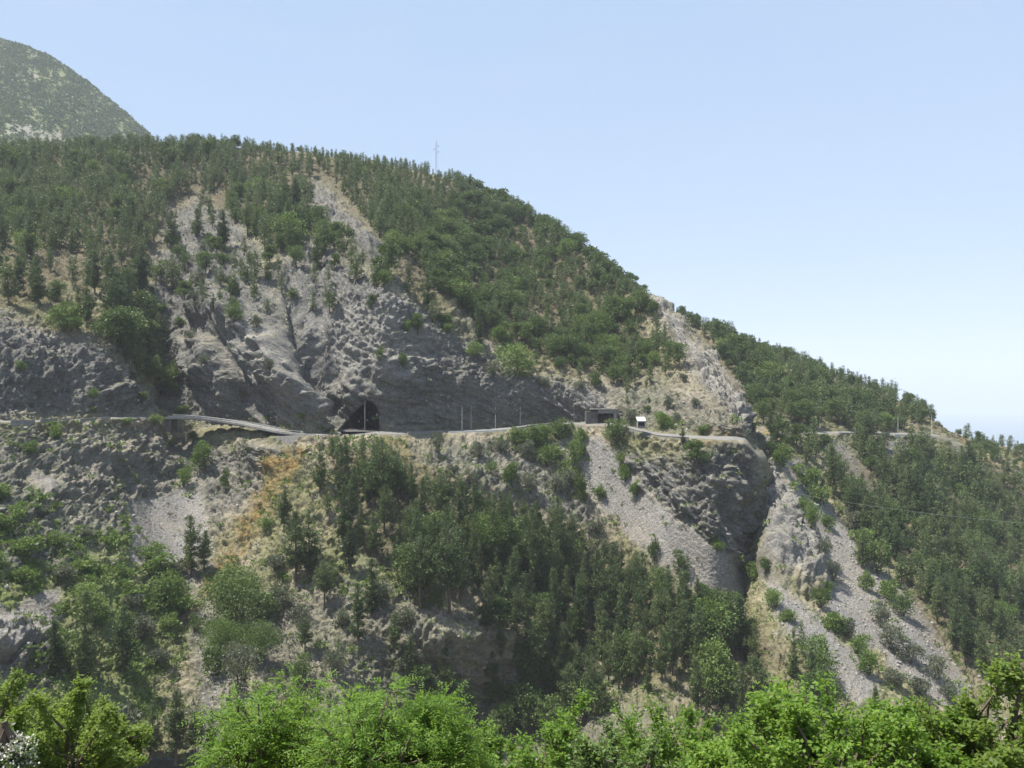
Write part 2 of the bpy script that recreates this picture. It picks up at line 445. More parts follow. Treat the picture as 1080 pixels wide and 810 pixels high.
BROWN = [([(0,150),(240,146),(440,178),(540,215),(660,290),(690,390),(600,395),(470,330),(400,280),(250,232),(130,300),(0,322)], .85),
         ([(700,325),(1000,455),(850,450),(780,440)], .85), ([(880,480),(1090,500),(1090,720),(1000,700)], .85),
         ([(400,690),(560,690),(640,790),(420,800)], .55), ([(340,470),(440,480),(640,570),(860,700),(700,720),(400,600)], .65)]
PALE = [[(655,272),(675,285),(712,330),(755,372),(787,418),(790,440),(752,408),(710,360),(675,312)], [(800,470),(838,505),(874,600),(838,606),(812,560)],
        ([(330,330),(400,300),(450,345),(470,380),(360,410)], .5), ([(560,410),(640,410),(640,430)], .3),
        ([(225,350),(290,350),(338,445),(320,445),(280,380)], .4)]

def hash01(k):
    x = np.sin(k * 127.1 + 11.7) * 43758.5453
    return x - np.floor(x)

FLAT_N = np.array([.10, -.28, .95]); FLAT_N /= np.linalg.norm(FLAT_N)
def ledges(Pw, T, stretch, seed, n=STRATA_N):
    """Bedded rock: beds T metres thick, each bed standing out or back a different amount along its length."""
    a = np.array([n[2], 0, -n[0]]); a /= np.linalg.norm(a); b = np.cross(n, a)
    warp = fbm(Pw / 30.0 + seed, 3) * 1.9 / T
    s = Pw @ n / T + warp; k = np.floor(s); f = s - k
    q = np.stack([Pw @ a / stretch, Pw @ b / stretch, k * 7.31], -1)
    out = perlin(q + seed) + .55 * perlin(q * 3.1 + seed)
    edge = np.clip(f / .18, 0, 1) * np.clip((1 - f) / .10, 0, 1)
    return out * edge + .35 * (f - .5)

def blocky(Pw, cell, seed):
    """Angular blocks: quantised noise gives flat faces and sharp steps."""
    v = fbm(Pw / cell + seed, 3, .55) * 3
    k = np.floor(v); f = v - k
    return k + np.clip((f - .75) / .25, 0, 1)

def displace(S, masks, seed):
    N = normals(S); rock, scree, smooth = masks['rock'], masks['scree'], masks['smooth']
    d = 1.0 * fbm(S / 26.0 + seed, 4) + .3 * fbm(S / 3.2 + seed, 3)
    fine = 1 - .65 * masks['slab'] if 'slab' in masks else 1.0
    r = 1.3 * fbm(S / 21.0 + 31 + seed, 2) + 1.7 * ledges(S, 5.2, 38, seed) + 1.25 * ledges(S, 2.1, 15, seed + 3) + fine * (.95 * ledges(S, .95, 6, seed + 6) + .42 * blocky(S, 1.7, seed + 9) + .3 * ledges(S, .5, 2.5, seed + 8))
    if 'crag' in masks: r = r + masks['crag'] * (1.1 * blocky(S, 7.5, seed + 2) + 1.0 * ridged(S / 11.0 + seed, 3) + .25 * blocky(S, 2.2, seed + 4)) + .22 * fbm(S / .9, 2)
    if 'flat' in masks:
        rf = .9 * fbm(S / 15.0 + 3, 2) + 1.3 * ledges(S, 2.8, 16, seed, FLAT_N) + 1.15 * ledges(S, 1.25, 7, seed + 3, FLAT_N) + .4 * blocky(S, 1.7, seed + 9)
        r = r * (1 - masks['flat']) + rf * masks['flat']
    rub = .42 * blocky(S, 2.6, seed + 5) + .3 * ridged(S / 1.1, 2)
    d = d * (1 - scree * .75) + rock * r + (1 - scree) * (1 - rock) * rub + scree * .16 * fbm(S / .8, 2)
    d = d * (1 - smooth)
    return S + N * d[..., None], N

def make_patch(name, G, nu, nv, seed, paint, hole=None):
    tu, tv = knots(nu), knots(nv)
    S = sheet(G, tu, tv)
    px, py = proj(S)
    m = paint(px, py, tv)
    D, N = displace(S, m, seed)
    if 'push' in m: D = D + N * m['push'][..., None]
    if 'shift' in m: D = D + m['shift']
    nU, nV = len(tu), len(tv)
    idx = np.arange(nU * nV).reshape(nU, nV)
    q = np.stack([idx[:-1, :-1], idx[1:, :-1], idx[1:, 1:], idx[:-1, 1:]], -1).reshape(-1, 4)
    if hole is not None:
        cx = px.ravel()[q].mean(1); cy = py.ravel()[q].mean(1); vv = np.broadcast_to(tv[None, :], px.shape).ravel()[q].mean(1)
        q = q[~(inside(cx, cy, hole) & (vv < 9))]
    o = build(name, D.reshape(-1, 3), [q], M['hill'])
    o['kind'] = 'structure'
    me = o.data
    for nm, ch in (('m1', ('rock', 'scree', 'green')), ('m2', ('orange', 'pale', 'brown'))):
        at = me.color_attributes.new(nm, 'FLOAT_COLOR', 'POINT')
        c = np.ones((nU * nV, 4), np.float32)
        for i, k in enumerate(ch): c[:, i] = m[k].ravel()
        at.data.foreach_set('color', c.ravel())
    return dict(S=S, D=D, N=normals(D), px=px, py=py, tu=tu, tv=tv, o=o, m=m)

def roughen(m, px, py, soft=.0):
    n = fbm(np.stack([px / 26, py / 26, 0 * px], -1), 4)
    return np.clip((m + .55 * n * (m > .02) * (m < .99) - .15) * 1.5, 0, 1)

def paint_A(px, py, tv):
    m = {}
    wob = 7 * fbm(np.stack([px / 22, py / 22, 0 * px + 3], -1), 3); wob2 = 7 * fbm(np.stack([px / 22, py / 22, 0 * px + 8], -1), 3)
    X, Y = px + wob, py + wob2
    m['rock'] = many(X, Y, ROCK, 10); m['scree'] = many(X, Y, SCREE, 5)
    m['rock'] = m['rock'] * (1 - m['scree'])
    m['orange'] = many(X, Y, ORANGE, 6) * np.clip(.75 + .8 * fbm(np.stack([px / 16, py / 16, 0 * px + 6], -1), 3), 0, 1); m['green'] = many(X, Y, GREEN, 14); m['brown'] = many(X, Y, BROWN, 18) * (1 - m['rock'])
    m['pale'] = many(X, Y, PALE, 12) * .7
    v = np.broadcast_to(tv[None, :], px.shape)
    m['smooth'] = np.clip(1 - np.abs(v - 5.5) / .5, 0, 1) ** .5
    m['smooth'] = np.maximum(m['smooth'], ((v > 4.9) & (v < 6.02)) * 1.0)
    m['smooth'] *= ((px < 172) | (px > 288)) * 1.0
    beyond = v > 11.3
    for k in ('rock', 'scree', 'orange', 'pale'): m[k] = np.where(beyond, 0, m[k])
    # rocky knobs along the crest, the overhang of the fin, the boulder under the bridge
    m['flat'] = many(px, py, [[(-220,452),(195,452),(290,480),(280,530),(200,600),(60,760),(-220,760)]], 12)
    m['slab'] = many(px, py, [[(186,340),(236,330),(300,345),(345,456),(235,450),(186,420)], [(280,300),(330,300),(372,395),(360,456),(345,456),(310,380)], [(345,456),(372,412),(420,392),(480,402),(560,412),(625,420),(640,446)]], 12)
    m['crag'] = many(px, py, [[(655,480),(700,484),(770,468),(800,478),(812,610),(760,595),(700,552),(660,505)], [(655,272),(675,285),(712,330),(755,372),(787,418),(800,465),(775,440),(735,395),(705,352),(672,308)]], 8)
    push = 6 * polymask(px, py, [(255,468),(296,474),(290,494),(262,496)], 8) + 5 * polymask(px, py, [(660,278),(674,286),(674,304),(664,300)], 5) * (v < 11.5)
    push += 4 * polymask(px, py, [(734,366),(750,366),(756,384),(736,384)], 5) * (v < 11.5) + 3.5 * polymask(px, py, [(700,330),(720,338),(718,352),(704,350)], 5) * (v < 11.5)
    # the overhanging belly of the main cliff, the standing rib beside the hollow, bedding ribs on the left block
    push += 7.0 * polymask(px, py, [(338,420),(372,395),(420,372),(480,388),(560,404),(620,412),(618,424),(540,412),(470,412),(400,424),(360,436)], 12)
    push += 5.0 * polymask(px, py, [(236,340),(262,332),(300,372),(330,425),(343,452),(330,455),(300,425),(262,385)], 9)
    push += 4.0 * polymask(px, py, [(190,380),(230,395),(270,440),(240,446),(200,425)], 10)
    push -= 5.0 * polymask(px, py, [(284,300),(306,292),(326,330),(352,400),(362,445),(340,440),(316,380)], 10)
    push += 5.0 * polymask(px, py, [(64,372),(100,368),(146,412),(168,436),(120,428)], 9) + 4 * polymask(px, py, [(-30,350),(40,352),(80,392),(50,410),(-30,380)], 10)
    push += 5.0 * polymask(px, py, [(185,250),(205,226),(228,230),(232,262),(205,280)], 10) + 5 * polymask(px, py, [(372,232),(400,262),(395,282),(372,262)], 7)
    push += 5 * polymask(px, py, [(452,300),(482,318),(500,350),(470,335)], 8)
    push += 4 * polymask(px, py, [(20,520),(110,498),(120,512),(40,545)], 9) + 4 * polymask(px, py, [(60,472),(150,470),(190,492),(110,492)], 9)
    push += 4 * polymask(px, py, [(420,500),(540,500),(560,520),(440,522)], 10) + 6 * polymask(px, py, [(420,650),(560,660),(590,690),(440,690)], 14)
    push += 3.5 * polymask(px, py, [(690,500),(740,482),(760,510),(752,556),(715,545)], 9) + 5 * polymask(px, py, [(-40,660),(40,655),(58,700),(-40,705)], 9)
    big = 6.0 * polymask(px, py, [(236,335),(262,328),(298,368),(322,412),(336,440),(326,440),(290,415),(252,375)], 9)
    big -= 4.5 * polymask(px, py, [(284,292),(306,286),(330,330),(354,400),(364,440),(344,440),(312,376)], 10)
    big += 6.0 * polymask(px, py, [(186,300),(214,296),(250,332),(244,352),(206,338)], 8) + 6 * polymask(px, py, [(186,356),(226,360),(262,408),(250,424),(206,398)], 8)
    big -= 5.0 * polymask(px, py, [(160,330),(180,330),(186,430),(172,430)], 7)
    m['push'] = big * np.clip(1 + .5 * fbm(np.stack([px / 12, py / 12, 0 * px + 4], -1), 3), .4, 1.6) + .62 * push * np.clip(1 + .8 * fbm(np.stack([px / 18, py / 18, 0 * px + 1], -1), 3), .2, 2) * (1 - m['smooth'])
    return m

def paint_B(px, py, tv):
    m = {}
    wob = 6 * fbm(np.stack([px / 22, py / 22, 0 * px + 3], -1), 3); wob2 = 6 * fbm(np.stack([px / 22, py / 22, 0 * px + 8], -1), 3)
    X, Y = px + wob, py + wob2
    rib = many(X, Y, RIB, 9)
    m['rock'] = np.maximum(rib, many(X, Y, [([(880,440),(940,440),(1010,462),(960,462)], .4)], 8)); m['scree'] = many(X, Y, SCREE_B, 5) * (1 - rib)
    m['orange'] = many(X, Y, [([(990,448),(1010,452),(1070,500),(1085,520),(1040,490)], .55)] + ORANGE[3:], 7)
    m['green'] = many(X, Y, GREEN + [([(800,440),(1000,440),(1000,700),(860,560)], .3)], 14); m['brown'] = many(X, Y, BROWN, 18)
    m['pale'] = rib * .3; m['crag'] = rib
    v = np.broadcast_to(tv[None, :], px.shape)
    m['smooth'] = ((v > 4.9) & (v < 6.05) & (px < 1000)) * 1.0
    m['push'] = 8.5 * many(px, py, RIB, 12)
    return m

GA = control(A_COLS, A_NOSE)
nuA = [max(8, int(abs(A_COLS[i + 1][0] - A_COLS[i][0]) * .95)) for i in range(len(A_COLS) - 1)] + [26, 30, 24]
A = make_patch('near_hillside', GA, nuA, [60, 90, 95, 80, 14, 8, 44, 66, 68, 58, 50, 10, 8, 6], 3.3, paint_A,
               hole=[(356,454),(368,442),(381,430),(389,423),(396,427),(400,437),(400,454)])
GB = control(B_COLS)
nuB = [max(8, int((B_COLS[i + 1][0] - B_COLS[i][0]) * .8)) for i in range(len(B_COLS) - 1)]
B = make_patch('right_hillside', GB, nuB, [50, 85, 95, 90, 16, 8, 22, 36, 46, 10, 8, 6], 8.8, paint_B)

# far mountain beyond the left ridge
FM = [(-330,(175,900),(60,1180),(-30,1450),(-60,1560)), (-150,(190,900),(90,1180),(10,1440),(-22,1540)), (-60,(200,900),(110,1180),(38,1420),(14,1520)), (0,(205,900),(120,1170),(62,1400),(43,1500)),
      (40,(210,900),(135,1160),(75,1390),(56,1480)), (80,(215,900),(155,1150),(98,1370),(80,1460)), (118,(220,900),(178,1140),(130,1350),(110,1440)),
      (152,(225,900),(195,1130),(158,1330),(139,1420)), (190,(230,900),(215,1120),(190,1310),(176,1400)), (260,(260,900),(255,1100),(245,1280),(238,1370))]
GD = control(FM)
def paint_D(px, py, tv):
    m = {k: 0 * px for k in ('orange', 'smooth', 'brown')}
    X = px + 9 * fbm(np.stack([px / 14, py / 14, 0 * px], -1), 3)
    m['rock'] = np.clip(-.05 + .7 * fbm(np.stack([px / 30 + py / 60, py / 16 - px / 40, 0 * px + 2], -1), 4), 0, .8)
    m['pale'] = m['rock'] * .3
    m['green'] = np.clip(.95 + .9 * fbm(np.stack([px / 24, py / 24, 0 * px + 5], -1), 4), 0, 1)
    m['scree'] = many(X, py, [[(5,130),(35,128),(85,155),(60,165),(20,150)]], 6) * .8
    return m
Dm = make_patch('distant_mountain', GD, [90, 60, 44, 30, 30, 30, 30, 30, 40], [30, 90, 60, 12, 8, 6], 5.1, paint_D)

# the near side of the valley, from under the camera down to the stream bed
nx, ny = 180, 150
gx = np.linspace(-1, 1, nx)[:, None]; gy = (np.linspace(0, 1, ny) ** 1.6)[None, :]
dist = -25 + gy * 275
E = np.stack([gx * (60 + .95 * np.maximum(dist, 0)) , dist + 0 * gx, 0 * gx * dist], -1)
dd = np.maximum(dist, 0)
Ez = -1.75 - np.where(dd < 100, .70 * dd, 70 + .26 * (dd - 100)) + 0 * gx - np.maximum(E[..., 0], 0) * .10 * np.clip(dd / 60, 0, 1)
Ez = np.where(dist < 2, -1.75, Ez)
E[..., 2] = Ez + (1.4 * fbm(E / 13.0, 4) + .25 * fbm(E / 2.0, 3)) * np.clip((dist - 9) / 25, 0, 1)
idx = np.arange(nx * ny).reshape(nx, ny)
q = np.stack([idx[:-1, :-1], idx[1:, :-1], idx[1:, 1:], idx[:-1, 1:]], -1).reshape(-1, 4)
Eo = build('valley_slope', E.reshape(-1, 3), [q], M['hill']); Eo['kind'] = 'structure'
for nm, c in (('m1', (.45, .0, .35, 1)), ('m2', (0, .2, .55, 1))):
    at = Eo.data.color_attributes.new(nm, 'FLOAT_COLOR', 'POINT'); at.data.foreach_set('color', np.tile(np.array(c, np.float32), nx * ny))
def slope_z(x, y):
    i = np.clip(np.searchsorted(dist.ravel(), y), 0, ny - 1)
    half = 60 + .95 * max(dist.ravel()[i], 0)
    j = int(np.clip((x / half + 1) / 2 * (nx - 1), 0, nx - 1))
    return E[j, i, 2]

# the sea
s = NT('sea_water'); tc = s.n('ShaderNodeNewGeometry')
b = s.bsdf((.02, .06, .09), .25, s.noise(tc.outputs['Position'], .02, 4), .2, 2.0, .5)
SEA = -400.0
R_SEA = 22000.0
ang = np.linspace(0, 2 * math.pi, 97)[:-1]
V = [(0, 0, SEA)] + [(r * math.cos(a), r * math.sin(a), SEA) for r in (1500, 6000, R_SEA) for a in ang]
F3 = np.array([(0, 1 + k, 1 + (k + 1) % 96) for k in range(96)])
F4 = np.array([(1 + r * 96 + k, 97 + r * 96 + k, 97 + r * 96 + (k + 1) % 96, 1 + r * 96 + (k + 1) % 96) for r in (0, 1) for k in range(96)])
sea = build('sea', V, [F3, F4], s.m); sea['kind'] = 'structure'
# ------------------------------------------------------------------ plants: prototypes
def unit(v): return v / (np.linalg.norm(v, axis=-1, keepdims=True) + 1e-9)

def rhombs(c, d, L, W, r):
    """Leaf-shaped faces: base points c, directions d, lengths L, widths W -> (4n, 3), (n, 4)"""
    n = len(c); L = np.broadcast_to(L, (n,))[:, None]; W = np.broadcast_to(W, (n,))[:, None]
    s = unit(np.cross(d, unit(r.normal(size=(n, 3)))))
    V = np.stack([c, c + d * L * .5 + s * W, c + d * L, c + d * L * .5 - s * W], 1).reshape(-1, 3)
    return V, np.arange(4 * n).reshape(n, 4)

def taper(pts, rad, n=6):
    m = MB(); m.tube(pts, rad, n); V = np.concatenate(m.V)
    return V, m.F

def pine_shape(seed, h=12.0, nface=2200, spread=1.0, base=.22, top=.25, size=1.0):
    r = np.random.default_rng(seed)
    lean = r.normal(size=2) * .025 * h
    def axis(t): return np.stack([lean[0] * t ** 1.6, lean[1] * t ** 1.6, h * t], -1)
    nb = int(46 + 10 * r.random()); T = np.sort(base + (1 - base) * r.random(nb) ** 1.05 * .985)
    cen, dr, sticks = [], [], []
    gap = r.random(3) * 6.28
    for i, t in enumerate(T):
        u = (t - base) / (1 - base)
        R = h * .23 * spread * ((1 - u) ** .75 * (1 - top) + top * (1 - u ** 6)) * min(1, .35 + u * 3.2) * r.uniform(.55, 1.25)
        ang = i * 2.4 + r.normal() * .35
        R *= 1 - .35 * max(0, math.cos(ang - gap[int(u * 2.99)]))
        o = axis(np.array(t)); out = np.array([math.cos(ang), math.sin(ang), 0])
        rise = r.uniform(-.12, .22) + .5 * u
        k = max(2, int(2 + R * 2.2)); q = np.linspace(.25, 1, k)[:, None]
        pts = o + out * R * q + np.array([0, 0, 1]) * (R * (rise * q + .18 * q ** 3))
        pts = pts + r.normal(size=pts.shape) * .12 * R * q
        cen.append(pts); dr.append(np.repeat(out[None], k, 0) * .75 + np.array([0, 0, .55]))
        sticks.append((o - [0, 0, .2], pts[-1]))
    tip = axis(np.linspace(.93, 1.0, 5)); cen.append(tip); dr.append(np.tile([0, 0, 1.0], (5, 1)))
    cen = np.concatenate(cen); dr = np.concatenate(dr)
    per = max(3, int(nface / len(cen))); n = len(cen) * per
    c = np.repeat(cen, per, 0) + r.normal(size=(n, 3)) * np.array([.30, .30, .20]) * size * h / 12
    d = unit(np.repeat(dr, per, 0) + r.normal(size=(n, 3)) * .75); thin = 1 - .5 * np.clip(c[:, 2] / h, 0, 1) ** 2
    V, Fq = rhombs(c, d, r.uniform(.42, .85, n) * size * thin * h / 12, r.uniform(.09, .17, n) * size * thin * h / 12, r)
    return V, Fq, axis, sticks

def pine_proto(seed, **kw):
    V, Fq, axis, sticks = pine_shape(seed, **kw)
    h = kw.get('h', 12.0)
    root = bpy.data.objects.new('pine_tree', None)
    cr = build('crown', V, [Fq], M['pine'], link=False); cr.parent = root
    t = np.linspace(-.06, .97, 8); m = MB()
    m.tube(axis(np.maximum(t, 0)) + np.array([0, 0, 1]) * np.minimum(t, 0)[:, None] * h, np.linspace(.024, .005, 8) * h, 6)
    for a, b in sticks[::2]: m.tube([a, b], [.006 * h, .002 * h], 3)
    me = bpy.data.meshes.new('trunk'); me.from_pydata(np.concatenate(m.V).tolist(), [], m.F); me.materials.append(M['bark'])
    tr = bpy.data.objects.new('trunk', me); tr.parent = root
    return root

def bush_shape(seed, w=4.0, h=4.0, nface=1500, leaf=.28, lobes=9, low=.1, flat=.85):
    """Uneven crown of leaf clumps: lobes spread through a w x w x h volume resting on the ground."""
    r = np.random.default_rng(seed)
    L = r.normal(size=(lobes, 3)); L = unit(L) * r.uniform(.25, .95, lobes)[:, None] ** .6
    C_ = L * np.array([w * .34, w * .34, h * .36]) + np.array([0, 0, h * (.46 + low * .5)])
    rad = r.uniform(.17, .34, lobes) * min(w, h * 1.1)
    n = nface; k = r.choice(lobes, n, p=rad ** 2 / (rad ** 2).sum())
    d = unit(r.normal(size=(n, 3)) + [0, 0, .25])
    # clumps inside each lobe: directions gathered round a few shoots
    sh = unit(r.normal(size=(lobes, 16, 3)) + [0, 0, .3]); j = r.integers(0, 16, n)
    d = unit(sh[k, j] * 1.0 + d * .62)
    rr = rad[k] * r.uniform(.45, 1.12, n)
    c = C_[k] + d * rr[:, None] * np.array([1, 1, flat])
    c[:, 2] = np.maximum(c[:, 2], r.uniform(-.03, .12, n) * h)
    dd = unit(d + r.normal(size=(n, 3)) * .7 + [0, 0, .15])
    V, Fq = rhombs(c, dd, r.uniform(.7, 1.3, n) * leaf, r.uniform(.24, .42, n) * leaf, r)
    return V, Fq, C_

def bush_mesh(name, seed, mat, **kw):
    V, Fq, C_ = bush_shape(seed, **kw); w = kw.get('w', 4.0)
    m = MB()
    for c in C_[:6]: m.tube([(0, 0, -.5), c * [.35, .35, .5], c], [.035 * w / 2, .02 * w / 2, .006 * w], 4)
    Vs = np.concatenate(m.V); quads = np.array([f for f in m.F if len(f) == 4]) + len(V)
    me_o = build(name, np.concatenate([V, Vs]), [Fq, quads], [mat, M['bark']], np.r_[np.zeros(len(Fq)), np.ones(len(quads))].astype(int), link=False)
    return me_o.data

def tree_proto(seed, mat, w=7.0, h=9.0, **kw):
    V, Fq, C_ = bush_shape(seed, w=w, h=h, low=.08, **kw)
    root = bpy.data.objects.new('broadleaf_tree', None)
    cr = build('crown', V, [Fq], mat, link=False); cr.parent = root
    m = MB(); m.tube([(0, 0, -.6), (.05 * w, 0, h * .25), (0, .03 * w, h * .6)], [.03 * h, .022 * h, .01 * h], 6)
    for c in C_[:7]: m.tube([(0.03 * w, 0, h * .25), c], [.014 * h, .004 * h], 4)
    me = bpy.data.meshes.new('trunk'); me.from_pydata(np.concatenate(m.V).tolist(), [], m.F); me.materials.append(M['bark'])
    tr = bpy.data.objects.new('trunk', me); tr.parent = root
    return root

PINES = [pine_proto(100 + i, h=12.0, nface=3600, size=.85, spread=sp, base=b, top=t)
         for i, (sp, b, t) in enumerate([(1.0, .12, .18), (.8, .1, .08), (1.1, .16, .3), (.9, .08, .2), (.75, .14, .12), (1.2, .2, .38), (.65, .07, .06)])]
TREES = [tree_proto(200 + i, M['broad'], w=w, h=9, nface=2600, leaf=.46, lobes=lb) for i, (w, lb) in enumerate([(7, 11), (8.5, 14), (6, 9), (7.5, 12)])]
BRIGHT = [tree_proto(230 + i, M['shrub'], w=w, h=9, nface=2600, leaf=.44, lobes=lb) for i, (w, lb) in enumerate([(8, 12), (9.5, 15)])]
FINE = [tree_proto(260, M['shrub'], w=9, h=9, nface=9000, leaf=.23, lobes=20), tree_proto(261, M['broad'], w=8, h=9, nface=8000, leaf=.23, lobes=16)]
SHRUBS = {k: [bush_mesh('shrub', 300 + 10 * q + i, M[k], w=4, h=hh, nface=1500, leaf=.27, lobes=lb) for i, (hh, lb) in enumerate([(3.2, 8), (4.2, 9), (2.6, 11), (3.6, 6)])]
          for q, k in enumerate(('shrub', 'olive', 'broad'))}

# ------------------------------------------------------------------ where the ground is seen from the camera
W_, H_ = 1080, 810
depth = np.full((H_ + 60, W_ + 200), 1e9)
def splat(D):
    x, y = proj(D); z = D[..., 1]
    xi = np.round(x).astype(int) + 100; yi = np.round(y).astype(int) + 30
    ok = (xi > 0) & (xi < W_ + 199) & (yi > 0) & (yi < H_ + 59)
    for ox in (0, 1):
        for oy in (0, 1):
            np.minimum.at(depth, (yi[ok] - oy, xi[ok] - ox), z[ok])
splat(A['D']); splat(B['D'])
def seen(pt, slack=5.0):
    x, y = proj(pt); xi = np.clip(np.round(x).astype(int) + 100, 0, W_ + 199); yi = np.clip(np.round(y).astype(int) + 30, 0, H_ + 59)
    return pt[..., 1] < depth[yi, xi] + slack

_cache = {}
def ground(px, py, patch=None):
    """Nearest seen point of the hillside under photo position (px, py)."""
    best = None
    for nm, Q in (('A', A), ('B', B)):
        if patch and nm != patch: continue
        if nm not in _cache:
            x, y = proj(Q['D']); ok = seen(Q['D'], 3.0); _cache[nm] = (np.where(ok, x, 1e6), y)
        x, y = _cache[nm]
        e = (x - px) ** 2 + (y - py) ** 2; i = np.unravel_index(np.argmin(e), e.shape)
        if best is None or e[i] < best[0] - 2: best = (e[i], Q['D'][i])
    return best[1].copy()

def scatter(Q, poly, spacing, seed, avoid=None):
    """Points over the patch inside a photo-outlined stretch of hillside, at least spacing apart."""
    r = np.random.default_rng(seed); D = Q['D']
    x, y = proj(D); ok = inside(x.ravel(), y.ravel(), poly).reshape(x.shape) & seen(D, 9.0)
    if avoid is not None: ok &= avoid < .4
    ok[:, 0] = False
    ar = np.linalg.norm(np.cross(np.gradient(Q['S'], axis=0), np.gradient(Q['S'], axis=1)), axis=-1) * ok
    tot = ar.sum()
    if tot <= 0: return np.zeros((0, 3))
    n = int(tot / spacing ** 2 * 2.6)
    pick = r.choice(ar.size, n, p=(ar / tot).ravel()); pts = D.reshape(-1, 3)[pick]
    cells, out = {}, []
    for p in pts:
        k = tuple(np.floor(p / spacing).astype(int)); hit = False
        for dx in (-1, 0, 1):
            for dy in (-1, 0, 1):
                for dz in (-1, 0, 1):
                    for s_ in cells.get((k[0] + dx, k[1] + dy, k[2] + dz), ()):
                        if ((s_ - p) ** 2).sum() < spacing ** 2 * .72: hit = True
        if not hit: cells.setdefault(k, []).append(p); out.append(p)
    return np.array(out)

# ------------------------------------------------------------------ forests
ZONES = [
 # phrase, patch, outline, spacing, share of broadleaf, heights, seed
 ('in the dark forest under the left skyline', A, [(-40,142),(0,142),(160,138),(300,142),(440,168),(500,192),(470,230),(440,268),(405,255),(345,186),(305,190),(250,214),(208,202),(178,215),(158,270),(-40,262)], 4.5, .08, (8, 13), 1),
 ('on the slope above the left rock ledges', A, [(-40,262),(158,270),(150,300),(140,340),(85,352),(40,335),(-40,328)], 8.0, .10, (12, 18), 2),
 ('on the dark bank over the stream bed', A, [(425,705),(560,692),(645,745),(610,800),(470,800)], 6.2, .35, (8, 13), 16),
 ('dotted over the bare rock scar', A, [(165,225),(225,205),(310,196),(392,268),(425,325),(360,330),(300,330),(240,345),(190,345)], 9.5, .22, (7, 12), 15),
 ('in the gully between the left rocks', A, [(108,345),(150,330),(176,372),(182,425),(160,415),(135,385)], 5.5, .22, (11, 17), 3),
 ('on the mixed slope under the falling skyline', A, [(500,190),(545,205),(600,258),(652,288),(676,300),(700,345),(716,388),(690,408),(650,408),(600,392),(560,392),(520,362),(492,330),(450,300),(440,268),(470,230)], 4.7, .45, (8, 12), 4),
 ('along the rim of the grey central cliff', A, [(240,232),(300,196),(338,236),(372,282),(410,292),(470,340),(545,388),(560,402),(505,392),(440,336),(395,308),(335,262),(285,272)], 6.4, .14, (11, 16), 5),
 ('above the roadside rock bank near the hut', A, [(600,395),(650,408),(688,408),(690,425),(655,428),(610,410)], 7, .45, (6, 10), 6),
 ('on the hillside above the right road', B, [(690,322),(760,350),(820,374),(880,398),(940,420),(985,446),(940,455),(880,452),(800,448),(780,430)], 4.7, .36, (9, 12), 7),
 ('in the big dark wood on the right', B, [(872,470),(960,470),(1000,486),(1045,500),(1100,525),(1100,770),(1030,720),(970,635),(905,566)], 5.0, .10, (10, 15), 8),
 ('between the rock fin and the right scree', B, [(800,462),(860,463),(905,520),(900,552),(862,510)], 6.5, .45, (8, 12), 9),
 ('in the tall stand below the tunnel', A, [(335,520),(340,478),(362,470),(408,480),(425,505),(420,560),(385,585),(350,570)], 5.0, .03, (13, 19), 10),
 ('in the big mid-slope pine stand', A, [(425,505),(470,512),(520,520),(560,560),(620,585),(660,620),(720,655),(735,700),(690,735),(620,745),(560,735),(520,690),(500,650),(445,650),(415,610)], 4.7, .07, (14, 20), 11),
 ('on the dark slope beside the grey scree', A, [(660,600),(720,640),(790,672),(830,690),(850,745),(790,800),(735,770),(735,700)], 4.8, .16, (12, 18), 12),
 ('at the foot of the right scree', B, [(830,690),(870,680),(920,745),(960,775),(900,810),(850,790)], 7.5, .5, (7, 12), 13),
 ('on the last spur before the sea', B, [(1002,452),(1040,458),(1100,474),(1100,520),(1060,500),(1030,482)], 3.9, .5, (4.5, 8), 14),
]
LONE_PINES = [(202,608,62),(215,600,40),(312,612,72),(326,606,64),(300,560,45),(342,640,50),(392,648,58),(378,680,62),(368,600,50),(395,588,48),(120,330,48),(235,262,42),(262,250,38),
              (208,250,30),(180,262,40),(150,318,44),(282,300,26),(225,330,20),(415,690,45),(322,690,38),(470,700,34),(600,772,70),(560,748,58),(522,738,48),(588,764,54),(545,776,44),(625,760,60),(90,720,95),(128,712,72),(60,715,60),(720,470,18),(160,802,58),(184,808,76),(206,802,56),(222,792,42),(910,600,40),(880,520,52),(900,545,40)]
LONE_TREES = [(70,352,40,'BRIGHT'),(272,208,24,'BRIGHT'),(195,318,26,'TREES'),(545,398,40,'BRIGHT'),(430,268,20,'BRIGHT'),(415,262,22,'BRIGHT'),(500,378,22,'BRIGHT'),(440,352,22,'TREES'),(405,302,20,'BRIGHT'),
              (650,466,28,'TREES'),(735,492,34,'TREES'),(245,668,78,'FINE'),(232,690,40,'FINE'),(275,695,46,'FINE'),(520,590,54,'FINE'),(540,600,44,'FINE'),(175,640,44,'BRIGHT'),(95,648,36,'BRIGHT'),(690,385,18,'BRIGHT')]
items = []
